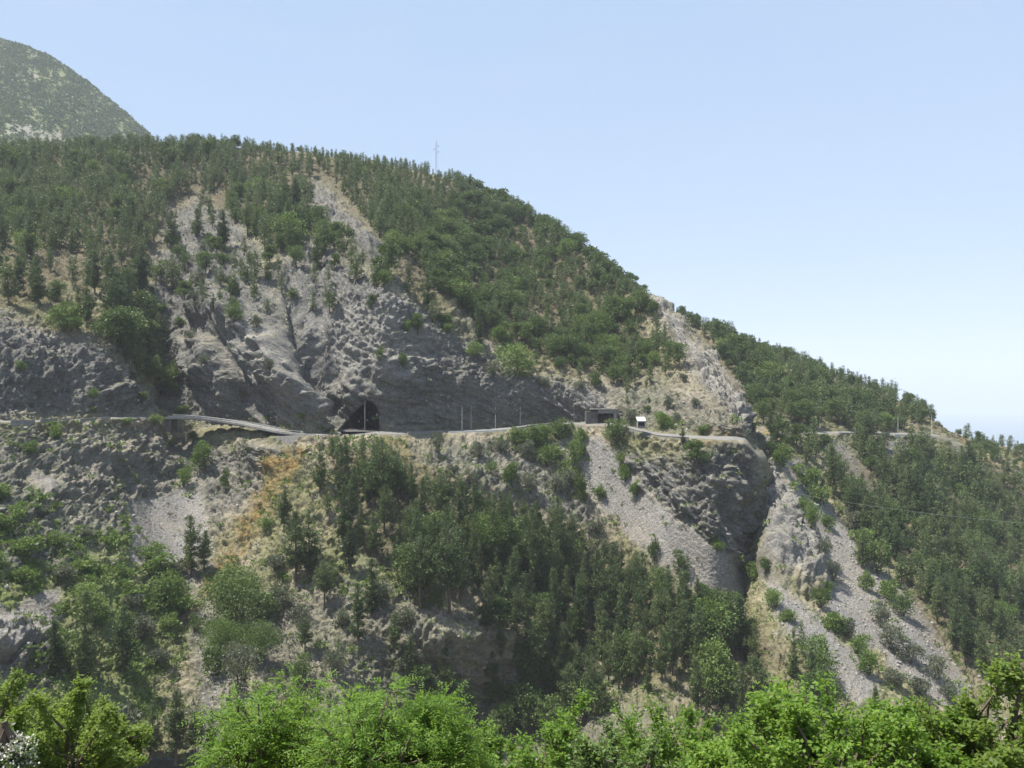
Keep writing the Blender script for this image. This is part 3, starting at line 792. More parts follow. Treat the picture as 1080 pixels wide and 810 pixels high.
for phrase, Q, poly, sp, bl, (h0, h1), sd in ZONES:
    pts = scatter(Q, poly, sp, 40 + sd, Q['m']['scree'] if sd in (8, 9, 13, 12) else (Q['m']['rock'] * .7 if sd in (1, 5) else None))
    r = np.random.default_rng(sd)
    x, y = proj(pts) if len(pts) else ((), ())
    if sd in (1, 4, 7) and len(pts):                          # the wood goes on over the crest
        j0, j1 = int(np.argmin(np.abs(Q['tv'] - (11 if Q is A else 9) + .1))), int(np.argmin(np.abs(Q['tv'] - (11.7 if Q is A else 9.7))))
        E_ = Q['D'][:, j0:j1].reshape(-1, 3); ex = proj(E_)[0]; lo, hi = {1: (-40, 500), 4: (500, 660), 7: (690, 985)}[sd]
        E_ = E_[(ex > lo) & (ex < hi)]; pick = E_[r.choice(len(E_), min(len(E_), int((hi - lo) * .55)), replace=False)]
        pts = np.concatenate([pts, pick]); x, y = proj(pts)
    for p, qx, qy in zip(pts, x, y):
        share = bl
        if sd == 4 and (qy < 190 + (qx - 470) * .62 or (380 < qx < 520)): share = .75
        if sd == 7 and qx < 800: share = .75
        b = r.random() < share
        cap = None
        if sd in (10, 11, 12): cap = qy - np.interp(qx, [330, 400, 415, 450, 520, 545, 600, 640, 700, 760, 830, 870], [450, 456, 470, 488, 512, 515, 527, 566, 594, 612, 645, 682])
        if sd in (1, 4, 7):
            sky_y = np.interp(qx, [-40, 0, 60, 130, 250, 350, 440, 500, 540, 600, 660, 690], [149, 147, 146, 142, 145, 160, 172, 181, 205, 240, 285, 310]) if Q is A else np.interp(qx, [690, 760, 820, 880, 940, 985, 1000], [310, 338, 363, 384, 404, 427, 440])
            cap = qy - sky_y + r.uniform(-5, 4)
            if abs(qx - 461) < 9: cap -= 7
        h = r.uniform(h0, h1) * float(np.clip(1 + .7 * fbm(np.array(p) / 22.0, 2), .65, 1.3)) * (.85 if b else 1) * r.choice([1, 1, 1, .7])
        if cap is not None:
            if cap < (22 if sd in (10, 11, 12) else 5): continue
            h = min(h, cap / F_PX * p[1]) if sd in (1, 4, 7) else min(h, cap / F_PX * p[1]) * r.uniform(.72, 1.0)
        items.append(dict(p=p, h=h, kind='broad' if b else 'pine', zone=phrase, proto=r.integers(0, 1000), rot=r.random() * 6.28, sc=r.uniform(.68, 1.0) if (sd in (10, 11, 12) and not b) else r.uniform(.75, 1.12) if (sd in (1, 4, 7) and not b) else r.uniform(.95, 1.35) if sd in (1, 4, 7) else r.uniform(.8, 1.2)))
for k, (x, y, hp) in enumerate(LONE_PINES):
    p = ground(x, y); items.append(dict(p=p, h=hp / F_PX * p[1], kind='pine', zone='lone', proto=k, rot=k * 1.7, sc=1.0))
for k, (x, y, hp, f) in enumerate(LONE_TREES):
    p = ground(x, y); items.append(dict(p=p, h=hp / F_PX * p[1], kind=f, zone='lone', proto=k, rot=k * 1.7, sc=1.15))
P_ = np.array([i['p'] for i in items]); Hh = np.array([i['h'] for i in items])
vis = seen(P_ + np.stack([0 * Hh, 0 * Hh, Hh * .75], -1), 2.0)
items = [i for i, v in zip(items, vis) if v or i['zone'] == 'lone']
for i in items:
    x, y = proj(i['p']); i['px'], i['py'] = float(x), float(y); i['hp'] = i['h'] / i['p'][1] * F_PX
    i['in'] = -5 < x < 1085 and y - i['hp'] < 800
items = [i for i in items if -60 < i['px'] < 1140]
def split(kinds, n):
    q = sorted([i for i in items if i['kind'] in kinds], key=lambda i: -(i['hp'] + 1000 * (i['zone'] == 'lone')) if i['in'] else 1e6)
    return q[:n], q[n:]
ind_p, rest_p = split(('pine',), 300)
ind_b, rest_b = split(('broad', 'BRIGHT', 'TREES', 'FINE'), 290)
print('pines', len(ind_p), len(rest_p), 'broadleaves', len(ind_b), len(rest_b))

def copy_tree(proto):
    o = proto.copy(); C.collection.objects.link(o)
    for ch in proto.children:
        c = ch.copy(); C.collection.objects.link(c); c.parent = o
    return o

def label_zone(lst, noun, grp):
    """Extremes of a stand get a label of their own; trees nothing tells apart share one."""
    byz = {}
    for i in lst: byz.setdefault(i['zone'], []).append(i)
    for z, L in byz.items():
        if z == 'lone': continue
        for i in L: i['group'] = f'{grp} {z}'
        left = list(L)
        picks = [('tallest', lambda i: -i['hp']), ('leftmost', lambda i: i['px']), ('rightmost', lambda i: -i['px']), ('highest standing', lambda i: i['py']),
                 ('lowest standing', lambda i: -i['py']), ('smallest', lambda i: i['hp'])]
        if len(L) == 1: L[0]['label'] = f'only {noun} {z}'; L[0].pop('group'); continue
        for nm, key in picks:
            if len(left) < 2: break
            e = min(left, key=key)
            if e is not min(L, key=key): continue
            e['label'] = f'{nm} of the {grp} {z}'; left.remove(e)
        for i in left: i['label'] = f'middling {noun} {z}'
label_zone(ind_p, 'dark green pine', 'pines')
label_zone(ind_b, 'rounded broadleaf tree', 'broadleaf trees')
LP = ['dark bushy pine alone above the left gully scree','small pine just right of the lone gully pine','tall slim pine at the left edge of the rocky spur','tall pine second from the left edge of the spur','short pine below the orange grass bank',
      'thin pine on bare ground low on the spur','slender pine on pale soil in the middle of the spur','slender pine lowest on the pale spur soil','pine beneath the tall tunnel stand on its left','pine beneath the tall tunnel stand on its right',
      'pine beside the bright green tree over the left ledges','pine on top of the left rock knob','pine just right of the left rock knob','small pine on the left side of the rock knob','pine on the slope left of the rock knob','pine above the dark left gully',
      'small pine at the head of the shaded rock hollow','tiny pine on the tilted rock ribs','pine at the bottom of the spur above the robinia','pine low on the spur near the creek bed','small pine on the tan bank above the dark ravine',
      'broad young pine with layered branches above the dark ravine','pine over the dark ravine left of the layered pine','leftmost pine over the dark ravine bank','pine just left of the layered pine and lower','lowest small pine in the dark ravine','young pine right of the layered pine above the ravine','tallest dark pine on the lower left slope','dark pine right of the tallest lower left pine','pine left of the tallest lower left pine',
      'small pine on the bank below the road hut','slim pine left of the tallest pine in the creek bed','tallest slim pine in the creek bed left of the robinia','slim pine just right of the tallest creek bed pine','small pine rightmost in the creek bed','pine at the right edge of the right scree','tall pine between the two right scree strips','pine below the tall pine between the right screes']
LT = ['bright green round tree on top of the left ledges','bright green tree high above the rock knob','olive green tree on the rocky slope above the bridge','large bright green tree at the foot of the mixed wood','bright green tree at the top of the bare rock strip, right of its pair',
      'bright green tree at the top of the bare rock strip, left of its pair','bright green tree on the cliff rim under the bare strip','mid green tree on the rim of the central cliff','bright green tree at the lower end of the bare rock strip','round green tree at the road edge left of the hut',
      'dark green tree on the bank below the road wall','large dome shaped green tree beside the orange bank','green tree at the foot of the dome shaped tree','dark green tree right of the dome shaped tree','bright broadleaf tree inside the middle pine stand',
      'second bright broadleaf tree inside the middle pine stand','spreading green tree in the gully bed','green tree left of the gully on the lower left slope','bright green tree at the foot of the pale rock crest']
for L, names in ((ind_p, LP), (ind_b, LT)):
    for i in L:
        if i['zone'] == 'lone': i['label'] = names[i['proto']]
for i in ind_p + ind_b:
    if i['kind'] == 'pine': pr = PINES[i['proto'] % len(PINES)]; base_h = 12.0
    else:
        fam = {'broad': TREES, 'TREES': TREES, 'BRIGHT': BRIGHT, 'FINE': FINE}[i['kind']]
        if i['kind'] == 'broad' and i['proto'] % 5 == 0: fam = BRIGHT
        pr = fam[i['proto'] % len(fam)]; base_h = 9.0
    o = copy_tree(pr); k = i['h'] / base_h
    o.location = i['p']; o.rotation_euler = (0, 0, i['rot']); o.scale = (k * i['sc'], k * i['sc'], k)
    tag(o, i['label'], 'pine' if i['kind'] == 'pine' else 'tree', i.get('group'))

def merge(lst, shapes, base_h):
    Vs, Fs, ms, n = [], [], [], 0
    for i in lst:
        V, Fq, mi = shapes[i['proto'] % len(shapes)]
        k = i['h'] / base_h; a = i['rot']; c_, s_ = math.cos(a), math.sin(a)
        W = np.stack([(V[:, 0] * c_ - V[:, 1] * s_) * k * i['sc'], (V[:, 0] * s_ + V[:, 1] * c_) * k * i['sc'], V[:, 2] * k], -1) + i['p']
        Vs.append(W); Fs.append(Fq + n); ms.append(mi); n += len(V)
    return np.concatenate(Vs), np.concatenate(Fs), np.concatenate(ms)
def with_trunk(V, Fq, h, r):
    Vt, Ft = taper([(0, 0, -.6), (0, 0, h * .55), (0, 0, h * .9)], [r, r * .6, r * .15], 4)
    Ft = np.array([f for f in Ft if len(f) == 4]) + len(V)
    return np.concatenate([V, Vt]), np.concatenate([Fq, Ft]), np.r_[np.zeros(len(Fq)), np.ones(len(Ft))].astype(int)
lite_p = [with_trunk(*pine_shape(500 + i, h=12.0, nface=640, spread=sp, base=.10, top=t, size=1.6)[:2], 12.0, .22) for i, (sp, t) in enumerate([(1, .12), (.8, .08), (1.1, .2), (.7, .05), (.9, .15), (1.2, .18)])]
lite_b = [with_trunk(*bush_shape(540 + i, w=w, h=9, low=.08, nface=650, leaf=.85, lobes=lb)[:2], 9.0, .2) for i, (w, lb) in enumerate([(7, 10), (8, 12), (6, 8), (7, 11)])]
V, Fq, mi = merge(rest_p, lite_p, 12.0); tag(build('pine_forest', V, [Fq], [M['pine'], M['bark']], mi), kind='stuff')
if rest_b:
    V, Fq, mi = merge(rest_b, lite_b, 9.0); tag(build('broadleaf_woodland', V, [Fq], [M['broad'], M['bark']], mi), kind='stuff')

# ------------------------------------------------------------------ shrubs
SH = [  # stretch, [(base column, base row, width px, height px, leaf)]
 ('beside the gully under the bridge', [(215,497,27,29,'shrub'),(193,512,17,19,'shrub'),(238,520,12,26,'broad'),(178,470,12,10,'shrub'),(203,466,14,14,'broad')]),
 ('along the road edge left of the bridge', [(60,462,18,18,'shrub'),(133,447,14,8,'shrub'),(162,448,18,10,'shrub'),(32,480,16,14,'shrub'),(98,436,12,7,'shrub')]),
 ('on the lower left slope', [(8,560,46,36,'shrub'),(30,590,50,30,'shrub'),(-4,600,40,34,'shrub'),(62,580,30,26,'shrub'),(70,612,34,30,'olive'),(140,640,34,26,'olive'),(128,612,28,24,'shrub'),(150,660,24,22,'olive'),(18,545,30,22,'shrub'),(88,570,24,18,'olive'),(108,660,34,30,'shrub'),(45,545,22,16,'olive'),(-2,530,40,26,'shrub'),(24,612,40,26,'shrub')]),
 ('along the stony gully bed', [(170,612,40,26,'shrub'),(188,606,30,20,'olive'),(160,592,30,18,'shrub'),(186,648,34,22,'shrub'),(150,676,30,26,'olive'),(165,700,26,22,'olive'),(228,712,30,30,'broad'),(252,728,34,42,'olive'),(205,668,16,18,'broad'),(116,806,66,62,'olive'),(176,665,24,20,'shrub')]),
 ('scattered on the bare middle spur', [(300,640,26,24,'olive'),(318,660,24,22,'olive'),(345,620,22,24,'olive'),(280,650,30,24,'broad'),(318,720,30,26,'broad'),(350,712,26,30,'olive'),(452,732,30,26,'olive'),(484,748,28,26,'broad'),(508,764,26,24,'olive'),(432,706,26,22,'olive'),(402,636,22,20,'olive'),(430,660,26,24,'olive'),(290,600,24,20,'olive'),(360,660,20,18,'olive'),(282,560,18,14,'shrub')]),
 ('on the rubble below the poles', [(460,478,15,18,'olive'),(505,484,15,17,'olive'),(540,512,22,24,'shrub'),(528,478,18,18,'olive'),(556,486,22,22,'olive'),(478,500,14,14,'olive'),(500,512,16,16,'olive'),(560,520,20,20,'olive'),(518,500,14,12,'shrub')]),
 ('at the head of the grey scree', [(545,466,28,20,'shrub'),(562,470,24,20,'shrub'),(575,462,22,18,'shrub'),(590,463,24,20,'broad'),(598,458,16,14,'shrub'),(604,494,21,31,'shrub'),(586,484,20,20,'shrub'),(576,492,22,20,'shrub'),(616,482,11,12,'shrub'),(612,466,16,18,'shrub')]),
 ('down the edges of the grey scree', [(632,528,15,13,'shrub'),(600,512,18,16,'olive'),(612,530,18,26,'broad'),(628,560,18,16,'olive'),(585,520,22,18,'olive'),(660,506,16,22,'shrub'),(672,524,18,16,'shrub'),(655,492,12,14,'shrub'),(690,590,16,20,'broad'),(716,606,18,22,'broad'),(648,590,20,18,'olive')]),
 ('around the hut on the road', [(697,453,24,18,'shrub'),(742,458,16,12,'shrub'),(665,446,14,14,'olive'),(620,440,12,10,'olive'),(712,446,10,10,'olive'),(720,402,12,10,'olive'),(735,428,10,8,'olive'),(705,430,12,12,'olive'),(682,436,10,10,'broad')]),
 ('at the base of the dark rock fin', [(756,582,14,12,'shrub'),(796,612,22,18,'shrub'),(808,604,14,16,'broad'),(781,602,16,14,'broad'),(818,640,22,18,'shrub'),(832,655,20,16,'shrub')]),
 ('along the upper edge of the right scree', [(826,494,30,24,'shrub'),(848,512,32,24,'shrub'),(864,534,24,22,'shrub'),(872,556,18,16,'shrub'),(812,480,16,18,'broad'),(914,580,32,26,'shrub'),(926,606,36,30,'broad'),(940,632,28,26,'shrub'),(900,560,22,22,'olive'),(952,650,26,24,'broad')]),
 ('on the left edge of the right scree', [(856,558,18,26,'shrub'),(846,538,15,16,'shrub'),(868,588,16,20,'olive'),(878,612,15,18,'olive'),(880,666,28,26,'shrub'),(866,640,24,24,'broad'),(838,520,12,12,'shrub'),(872,626,16,16,'shrub')]),
 ('dotting the lower part of the right scree', [(914,622,18,24,'shrub'),(928,660,24,24,'olive'),(905,690,22,18,'shrub'),(940,684,26,24,'olive'),(960,700,28,22,'olive'),(985,716,24,22,'olive'),(918,712,26,24,'shrub'),(895,672,20,20,'olive'),(970,735,26,20,'olive'),(945,722,22,18,'olive'),(1000,738,22,22,'olive')]),
 ('in the clefts of the left rock block', [(182,262,20,20,'broad'),(194,285,18,18,'broad'),(172,300,20,22,'broad'),(206,318,16,16,'olive'),(222,262,12,16,'broad'),(246,312,16,18,'broad'),(262,300,14,16,'broad'),(182,402,18,22,'broad'),(192,440,18,14,'broad'),(230,350,14,12,'olive'),(270,345,14,12,'olive'),(212,385,14,12,'olive'),(282,390,12,10,'olive')]),
 ('on the ledges of the grey central cliff', [(305,262,14,14,'olive'),(402,380,12,12,'broad'),(425,388,12,18,'broad'),(470,352,16,14,'shrub'),(320,442,12,10,'shrub'),(255,420,10,10,'olive'),(430,352,14,14,'shrub'),(610,412,12,10,'olive'),(520,398,16,14,'olive'),(575,408,14,12,'olive')]),
 ('among the left rock blocks above the bridge', [(180,420,14,16,'olive'),(150,425,14,12,'shrub'),(168,330,16,12,'shrub'),(210,300,16,16,'olive'),(240,300,12,12,'olive'),(215,270,14,16,'olive'),(188,345,14,12,'shrub'),(198,362,14,14,'olive'),(100,420,12,10,'shrub'),(40,420,12,8,'olive'),(140,400,12,10,'olive'),(20,392,14,10,'shrub')]),
]
ORD = ['leftmost', 'second from the left', 'third from the left', 'fourth from the left', 'fifth from the left', 'sixth from the left', 'middle one counting rightwards', 'seventh from the right']
LEAFW = {'shrub': 'green', 'olive': 'grey green', 'broad': 'dark green'}
for zi, (ph, L) in enumerate(SH):
    L = sorted(L, key=lambda q: q[0]); n = len(L)
    num = ['first', 'second', 'third', 'fourth', 'fifth', 'sixth', 'seventh', 'eighth', 'ninth', 'tenth', 'eleventh', 'twelfth', 'thirteenth']
    for k, (x, y, wp, hp_, lf) in enumerate(L):
        if ph == 'on the lower left slope': wp, hp_ = wp * .72, hp_ * .7
        p = ground(x, y); fam = SHRUBS[lf]; me = fam[(k + zi) % len(fam)]
        o = bpy.data.objects.new('shrub', me); C.collection.objects.link(o)
        kw = wp / F_PX * p[1] / 3.6; kh = hp_ / F_PX * p[1] / 3.3
        o.location = p - np.array([0, 0, .1]); o.rotation_euler = (0, 0, (k * 2.1 + zi) % 6.28); o.scale = (kw, kw, kh)
        if n == 1: pos = 'single'
        elif k == 0: pos = 'leftmost'
        elif k == n - 1: pos = 'rightmost'
        elif k < n / 2: pos = num[k] + ' from the left'
        else: pos = num[n - 1 - k] + ' from the right'
        lab = f'{LEAFW[lf]} shrub, {pos}, {ph}'
        tag(o, lab, 'shrub', 'shrubs ' + ph)

# ------------------------------------------------------------------ low growth and loose stones
def clump_field(name, Q, poly, n, seed, size, mat, faces, weight=None):
    r = np.random.default_rng(seed); D = Q['D']; x, y = proj(D)
    ok = inside(x.ravel(), y.ravel(), poly).reshape(x.shape) & seen(D, 4.0)
    v = np.broadcast_to(Q['tv'][None, :], x.shape); ok &= ~((v > 4.6) & (v < 6.3))
    ar = np.linalg.norm(np.cross(np.gradient(Q['S'], axis=0), np.gradient(Q['S'], axis=1)), axis=-1) * ok
    pat = np.clip(.5 + 1.6 * fbm(D / 9.0 + seed, 3), 0.02, 1.5) ** 1.5
    ar = ar * pat * (1 if weight is None else weight)
    p = D.reshape(-1, 3)[r.choice(ar.size, n, p=(ar / ar.sum()).ravel())] + r.normal(size=(n, 3)) * .25
    sz = r.uniform(size[0], size[1], n) * r.choice([1, 1, .6, 1.5], n)
    m = n * faces; c = np.repeat(p, faces, 0); sc = np.repeat(sz, faces)
    d = unit(r.normal(size=(m, 3)) * [1, 1, .6] + [0, 0, .75])
    c = c + d * sc[:, None] * r.uniform(0, .7, m)[:, None] * [1, 1, .6] + [0, 0, .05]
    return rhombs(c, unit(d + r.normal(size=(m, 3)) * .5), sc * r.uniform(.25, .45, m), sc * r.uniform(.09, .16, m), r)
ALL = [(-120, 150), (700, 150), (1150, 440), (1150, 810), (-120, 830)]
LOWER = [(-120, 440), (800, 440), (1150, 470), (1150, 830), (-120, 830)]
def field(name, parts, mats):
    Vs, Fs, ms, n = [], [], [], 0
    for (V, Fq), k in parts: Vs.append(V); Fs.append(Fq + n); ms.append(np.full(len(Fq), k)); n += len(V)
    return tag(build(name, np.concatenate(Vs), [np.concatenate(Fs)], mats, np.concatenate(ms)), kind='stuff')
wA = (1 - .85 * A['m']['scree']) * (1 - .55 * A['m']['rock']); wB = (1 - .85 * B['m']['scree']) * (1 - .6 * B['m']['rock'])
field('undergrowth', [(clump_field('u', A, LOWER, 12000, 71, (.5, 1.7), None, 24, wA * (.25 + A['m']['green'] * 2)), 0), (clump_field('u', A, ALL, 6500, 72, (.6, 1.6), None, 22, wA), 1),
                      (clump_field('u', B, ALL, 5000, 73, (.6, 1.7), None, 22, wB), 0), (clump_field('u', A, LOWER, 3000, 76, (.5, 1.2), None, 22, wA), 1)], [M['shrub'], M['olive']])
field('dry_grass', [(clump_field('g', A, ALL, 14000, 74, (.35, .9), None, 9, wA * (1 - .5 * A['m']['brown'])), 0), (clump_field('g', B, ALL, 2500, 75, (.35, .8), None, 9, wB), 0)], [M['grass']])

def stones(Q, n, seed, size, weight):
    r = np.random.default_rng(seed); D = Q['D']
    ok = seen(D, 3.0); x, y = proj(D); ok &= (x > -40) & (x < 1120) & (y < 830)
    v = np.broadcast_to(Q['tv'][None, :], x.shape); ok &= ~((v > 4.7) & (v < 6.2))
    ar = np.linalg.norm(np.cross(np.gradient(Q['S'], axis=0), np.gradient(Q['S'], axis=1)), axis=-1) * ok * weight
    p = D.reshape(-1, 3)[r.choice(ar.size, n, p=(ar / ar.sum()).ravel())] + r.normal(size=(n, 3)) * [.2, .2, .02]
    t = (1 + 5 ** .5) / 2
    ico = np.array([(-1, t, 0), (1, t, 0), (-1, -t, 0), (1, -t, 0), (0, -1, t), (0, 1, t), (0, -1, -t), (0, 1, -t), (t, 0, -1), (t, 0, 1), (-t, 0, -1), (-t, 0, 1)]) / 1.9
    f = np.array([(0,11,5),(0,5,1),(0,1,7),(0,7,10),(0,10,11),(1,5,9),(5,11,4),(11,10,2),(10,7,6),(7,1,8),(3,9,4),(3,4,2),(3,2,6),(3,6,8),(3,8,9),(4,9,5),(2,4,11),(6,2,10),(8,6,7),(9,8,1)])
    sz = size[0] + (size[1] - size[0]) * r.random(n) ** 4
    V = ico[None] * r.uniform(.6, 1.3, (n, 12, 1)) * r.uniform(.55, 1.3, (n, 1, 3)) * sz[:, None, None] * .5
    V = V + p[:, None]
    return V.reshape(-1, 3), (f[None] + (np.arange(n) * 12)[:, None, None]).reshape(-1, 3)
bedA = polymask(A['px'], A['py'], [(178,560),(225,555),(232,640),(270,740),(310,830),(215,830),(208,700),(188,640)], 6)
sA = stones(A, 11000, 81, (.2, 1.25), .3 + -.15 * A['m']['scree'] + .7 * A['m']['rock'] + 3 * bedA)
sB = stones(B, 4000, 82, (.2, 1.1), .05 + 1.0 * B['m']['scree'] + .6 * B['m']['rock'])
tag(build('loose_stones', np.concatenate([sA[0], sB[0]]), [np.concatenate([sA[1], sB[1] + len(sA[0])])], M['stone']), kind='stuff')
# ------------------------------------------------------------------ trees on the near slope, right below the camera
def leaf_faces(c, d, L, W, r, fold=.35):
    n = len(c); L = np.broadcast_to(L, (n,))[:, None]; W = np.broadcast_to(W, (n,))[:, None]
    up = unit(np.array([0, 0, 1.0]) + r.normal(size=(n, 3)) * .55)
    s = unit(np.cross(d, up)); nn = unit(np.cross(s, d))
    V = np.stack([c, c + d * L * .42 + s * W + nn * W * fold, c + d * L, c + d * L * .42 - s * W + nn * W * fold], 1).reshape(-1, 3)
    i = np.arange(n)[:, None] * 4
    return V, np.concatenate([i + [0, 1, 2], i + [0, 2, 3]], 0)

def leafy(seed, h, w, twigs, leaf, kind='simple', crown=.62, shoots=8, flat=.8):
    """h tall, crown w wide over the top part; limbs, twigs and real leaf faces."""
    r = np.random.default_rng(seed)
    rz = min(.46 * w, .45 * h); zc = h - rz; crown = 2 * rz / h; wood = MB()
    wood.tube([(0, 0, -1), (r.normal() * .1, r.normal() * .1, h * .3), (0, 0, zc - rz * .7)], [.018 * h, .012 * h, .006 * h], 7)
    hub = np.array([0, 0, zc - rz * .75])
    nl = 64; u = unit(r.normal(size=(nl, 3)) * [1, 1, .8] + [0, 0, .35]); q = r.uniform(.45, .95 if kind == 'simple' else 1.0, nl)[:, None]
    tips = np.array([0, 0, zc]) + u * q * np.array([w * .5, w * .5, rz])
    for k in range(shoots):                                   # long upright shoots that break the outline
        a = r.random() * 6.28; q_ = r.uniform(.05, .4); tips[k] = [math.cos(a) * w * q_, math.sin(a) * w * q_, zc + rz * (r.uniform(.75, 1.15 if kind == 'simple' else 1.3) - q_ * .7)]
    st, en = [], []
    for t in tips:
        mid = hub * .45 + t * .55 + r.normal(size=3) * .06 * w + [0, 0, .04 * h]
        hb = hub + [0, 0, r.uniform(-.05, .15) * h]
        wood.tube([hb, mid, t], [.008 * h, .0045 * h, .0012 * h], 5)
        n = twigs // nl; f = r.uniform(.2, 1.0, n)[:, None] ** .4
        p = hb * (1 - f) ** 2 + 2 * mid * f * (1 - f) + t * f * f
        ax = unit(t - mid)
        dv = unit(r.normal(size=(n, 3)) * [1.25, 1.25, .75] + ax * .35 + unit(p - np.array([0, 0, zc - .3 * rz])) * .8)
        ln = r.uniform(.35, .8, n)[:, None] * min(w, 4.0) * (.15 if kind == 'simple' else .30) * (1.15 - .45 * f)
        st.append(p); en.append(p + dv * ln)
    st, en = np.concatenate(st), np.concatenate(en)
    for a, b in list(zip(st, en))[::3]: wood.tube([a, b], [.006, .003], 3)
    Vs, Fs, n0 = [], [], 0
    ax = unit(en - st); ln = np.linalg.norm(en - st, axis=1)
    if kind == 'pinnate':
        per = 5; n = len(st) * per; f = np.tile(np.linspace(.25, 1, per), len(st))[:, None]
        p = np.repeat(st, per, 0) * (1 - f) + np.repeat(en, per, 0) * f
        d = unit(np.repeat(ax, per, 0) * .7 + r.normal(size=(n, 3)) * [1, 1, .6] + [0, 0, .05])
        RL = r.uniform(.22, .36, n); np_ = 7
        side = unit(np.cross(d, unit(np.array([0, 0, 1.0]) + r.normal(size=(n, 3)) * .4)))
        for k in range(np_):
            g = (k + 1) / np_
            pc = p + d * (RL * g)[:, None] - np.array([0, 0, 1]) * (.25 * RL * g * g)[:, None]
            for sg in ((1, -1) if k < np_ - 1 else (0,)):
                dd = unit(d * (.45 if sg else 1) + side * sg + [0, 0, -.12])
                V, Fq = leaf_faces(pc, dd, leaf * r.uniform(.8, 1.1, n), leaf * .21, r, .15); Vs.append(V); Fs.append(Fq + n0); n0 += len(V)
    else:
        per = 9; n = len(st) * per; f = np.tile(np.linspace(.12, 1.02, per), len(st))[:, None]
        p = np.repeat(st, per, 0) * (1 - f) + np.repeat(en, per, 0) * f + r.normal(size=(n, 3)) * .03
        d = unit(np.repeat(ax, per, 0) * .5 + r.normal(size=(n, 3)) * [1, 1, .6] + [0, 0, -.05])
        V, Fq = leaf_faces(p, d, leaf * r.uniform(.7, 1.25, n), leaf * .34 * r.uniform(.8, 1.2, n), r); Vs.append(V); Fs.append(Fq)
    return np.concatenate(Vs), np.concatenate(Fs), wood

FG = [  # column, distance, top row, width px, kind, twigs, leaf, material, name, label
 (388, 10.6, 734, 150, 'pinnate', 290, .058, 'bright', 'robinia_tree', 'bright green robinia with feathery leaves, the tallest of three at the bottom', 'tree'),
 (462, 11.4, 744, 110, 'pinnate', 380, .055, 'bright', 'robinia_tree', 'feathery robinia sprays on the right of the tallest robinia', 'tree'),
 (282, 11.4, 726, 140, 'pinnate', 330, .055, 'bright', 'robinia_tree', 'feathery robinia on the left of the tallest robinia', 'tree'),
 (592, 19.0, 747, 230, 'simple', 3000, .085, 'bright', 'broadleaf_tree', 'broad leafy green tree at the bottom middle, right of the robinia', 'tree'),
 (705, 18.0, 733, 210, 'simple', 2800, .085, 'bright', 'broadleaf_tree', 'leafy green tree between the bottom middle tree and the one with tall shoots', 'tree'),
 (868, 12.0, 714, 240, 'simple', 2000, .082, 'bright', 'broadleaf_tree', 'bright leafy tree with tall upright shoots at the lower right', 'tree'),
 (970, 12.6, 732, 180, 'simple', 1500, .082, 'bright', 'broadleaf_tree', 'leafy tree just left of the yellow green right corner tree', 'tree'),
 (1056, 12.5, 700, 210, 'simple', 2000, .082, 'yellow', 'broadleaf_tree', 'yellow green leafy tree in the lower right corner', 'tree'),
 (790, 15.0, 755, 160, 'simple', 1500, .085, 'bright', 'broadleaf_tree', 'low leafy tree on the left side of the tree with tall shoots', 'tree'),
 (62, 23.0, 716, 215, 'simple', 4600, .10, 'yellow', 'broadleaf_tree', 'dense yellow green tree in the lower left corner', 'tree'),
 (-22, 25.0, 704, 160, 'simple', 3000, .10, 'yellow', 'broadleaf_tree', 'yellow green tree cut by the left picture edge', 'tree'),
 (112, 26.0, 748, 100, 'simple', 1500, .095, 'yellow', 'broadleaf_tree', 'small yellow green tree right of the dense lower left tree', 'tree'),
 (30, 29.0, 712, 190, 'simple', 3600, .10, 'shrub', 'broadleaf_tree', 'darker green tree behind the dense lower left corner tree', 'tree'),
 (505, 15.0, 772, 150, 'simple', 1200, .085, 'bright', 'broadleaf_tree', 'low leafy tree between the robinia and the bottom middle tree', 'tree'),
 (650, 15.5, 764, 170, 'simple', 1300, .085, 'shrub', 'broadleaf_tree', 'low leafy tree in front of the gap between the two middle trees', 'tree'),
]
for k, (px, d, top, wpx, kind, tw, leaf, mt, nm, lab, cat) in enumerate(FG):
    t = P(px, top, d); x, y = float(t[0]), float(t[1]); z0 = float(slope_z(x, y)); h = float(t[2]) - z0; w = wpx / F_PX * d
    V, Fq, wood = leafy(900 + k, h, w, tw, leaf, kind, crown=min(.72, 1.15 * w / h + .08), shoots=12 if 'with tall upright' in lab else 9 if kind == 'pinnate' else 4)
    root = empty(nm, (x, y, z0), lab, cat)
    build('crown', V, [Fq], M[mt], parent=root); wood.make('trunk', M['bark'], root)
# flowering shrub at the very corner
t = P(4, 776, 10.0); x, y = float(t[0]), float(t[1]); z0 = float(slope_z(x, y)); h = float(t[2]) - z0
V, Fq, wood = leafy(990, h, .8, 220, .05, 'simple', crown=.3, shoots=6)
r = np.random.default_rng(4)
pick = r.choice(len(V) // 4, 1500); c = V.reshape(-1, 4, 3)[pick, 2] + [0, 0, .03]; dv = unit(r.normal(size=(1500, 3)) + [0, 0, .5])
fl, ff = rhombs(c, dv, .032, .014, r)
root = empty('flowering_shrub', (x, y, z0), 'shrub with small pale blossoms in the lower left corner', 'shrub')
build('foliage', V, [Fq], M['shrub'], parent=root); build('blossom', fl, [ff], M['blossom'], parent=root); wood.make('stem', M['bark'], root)
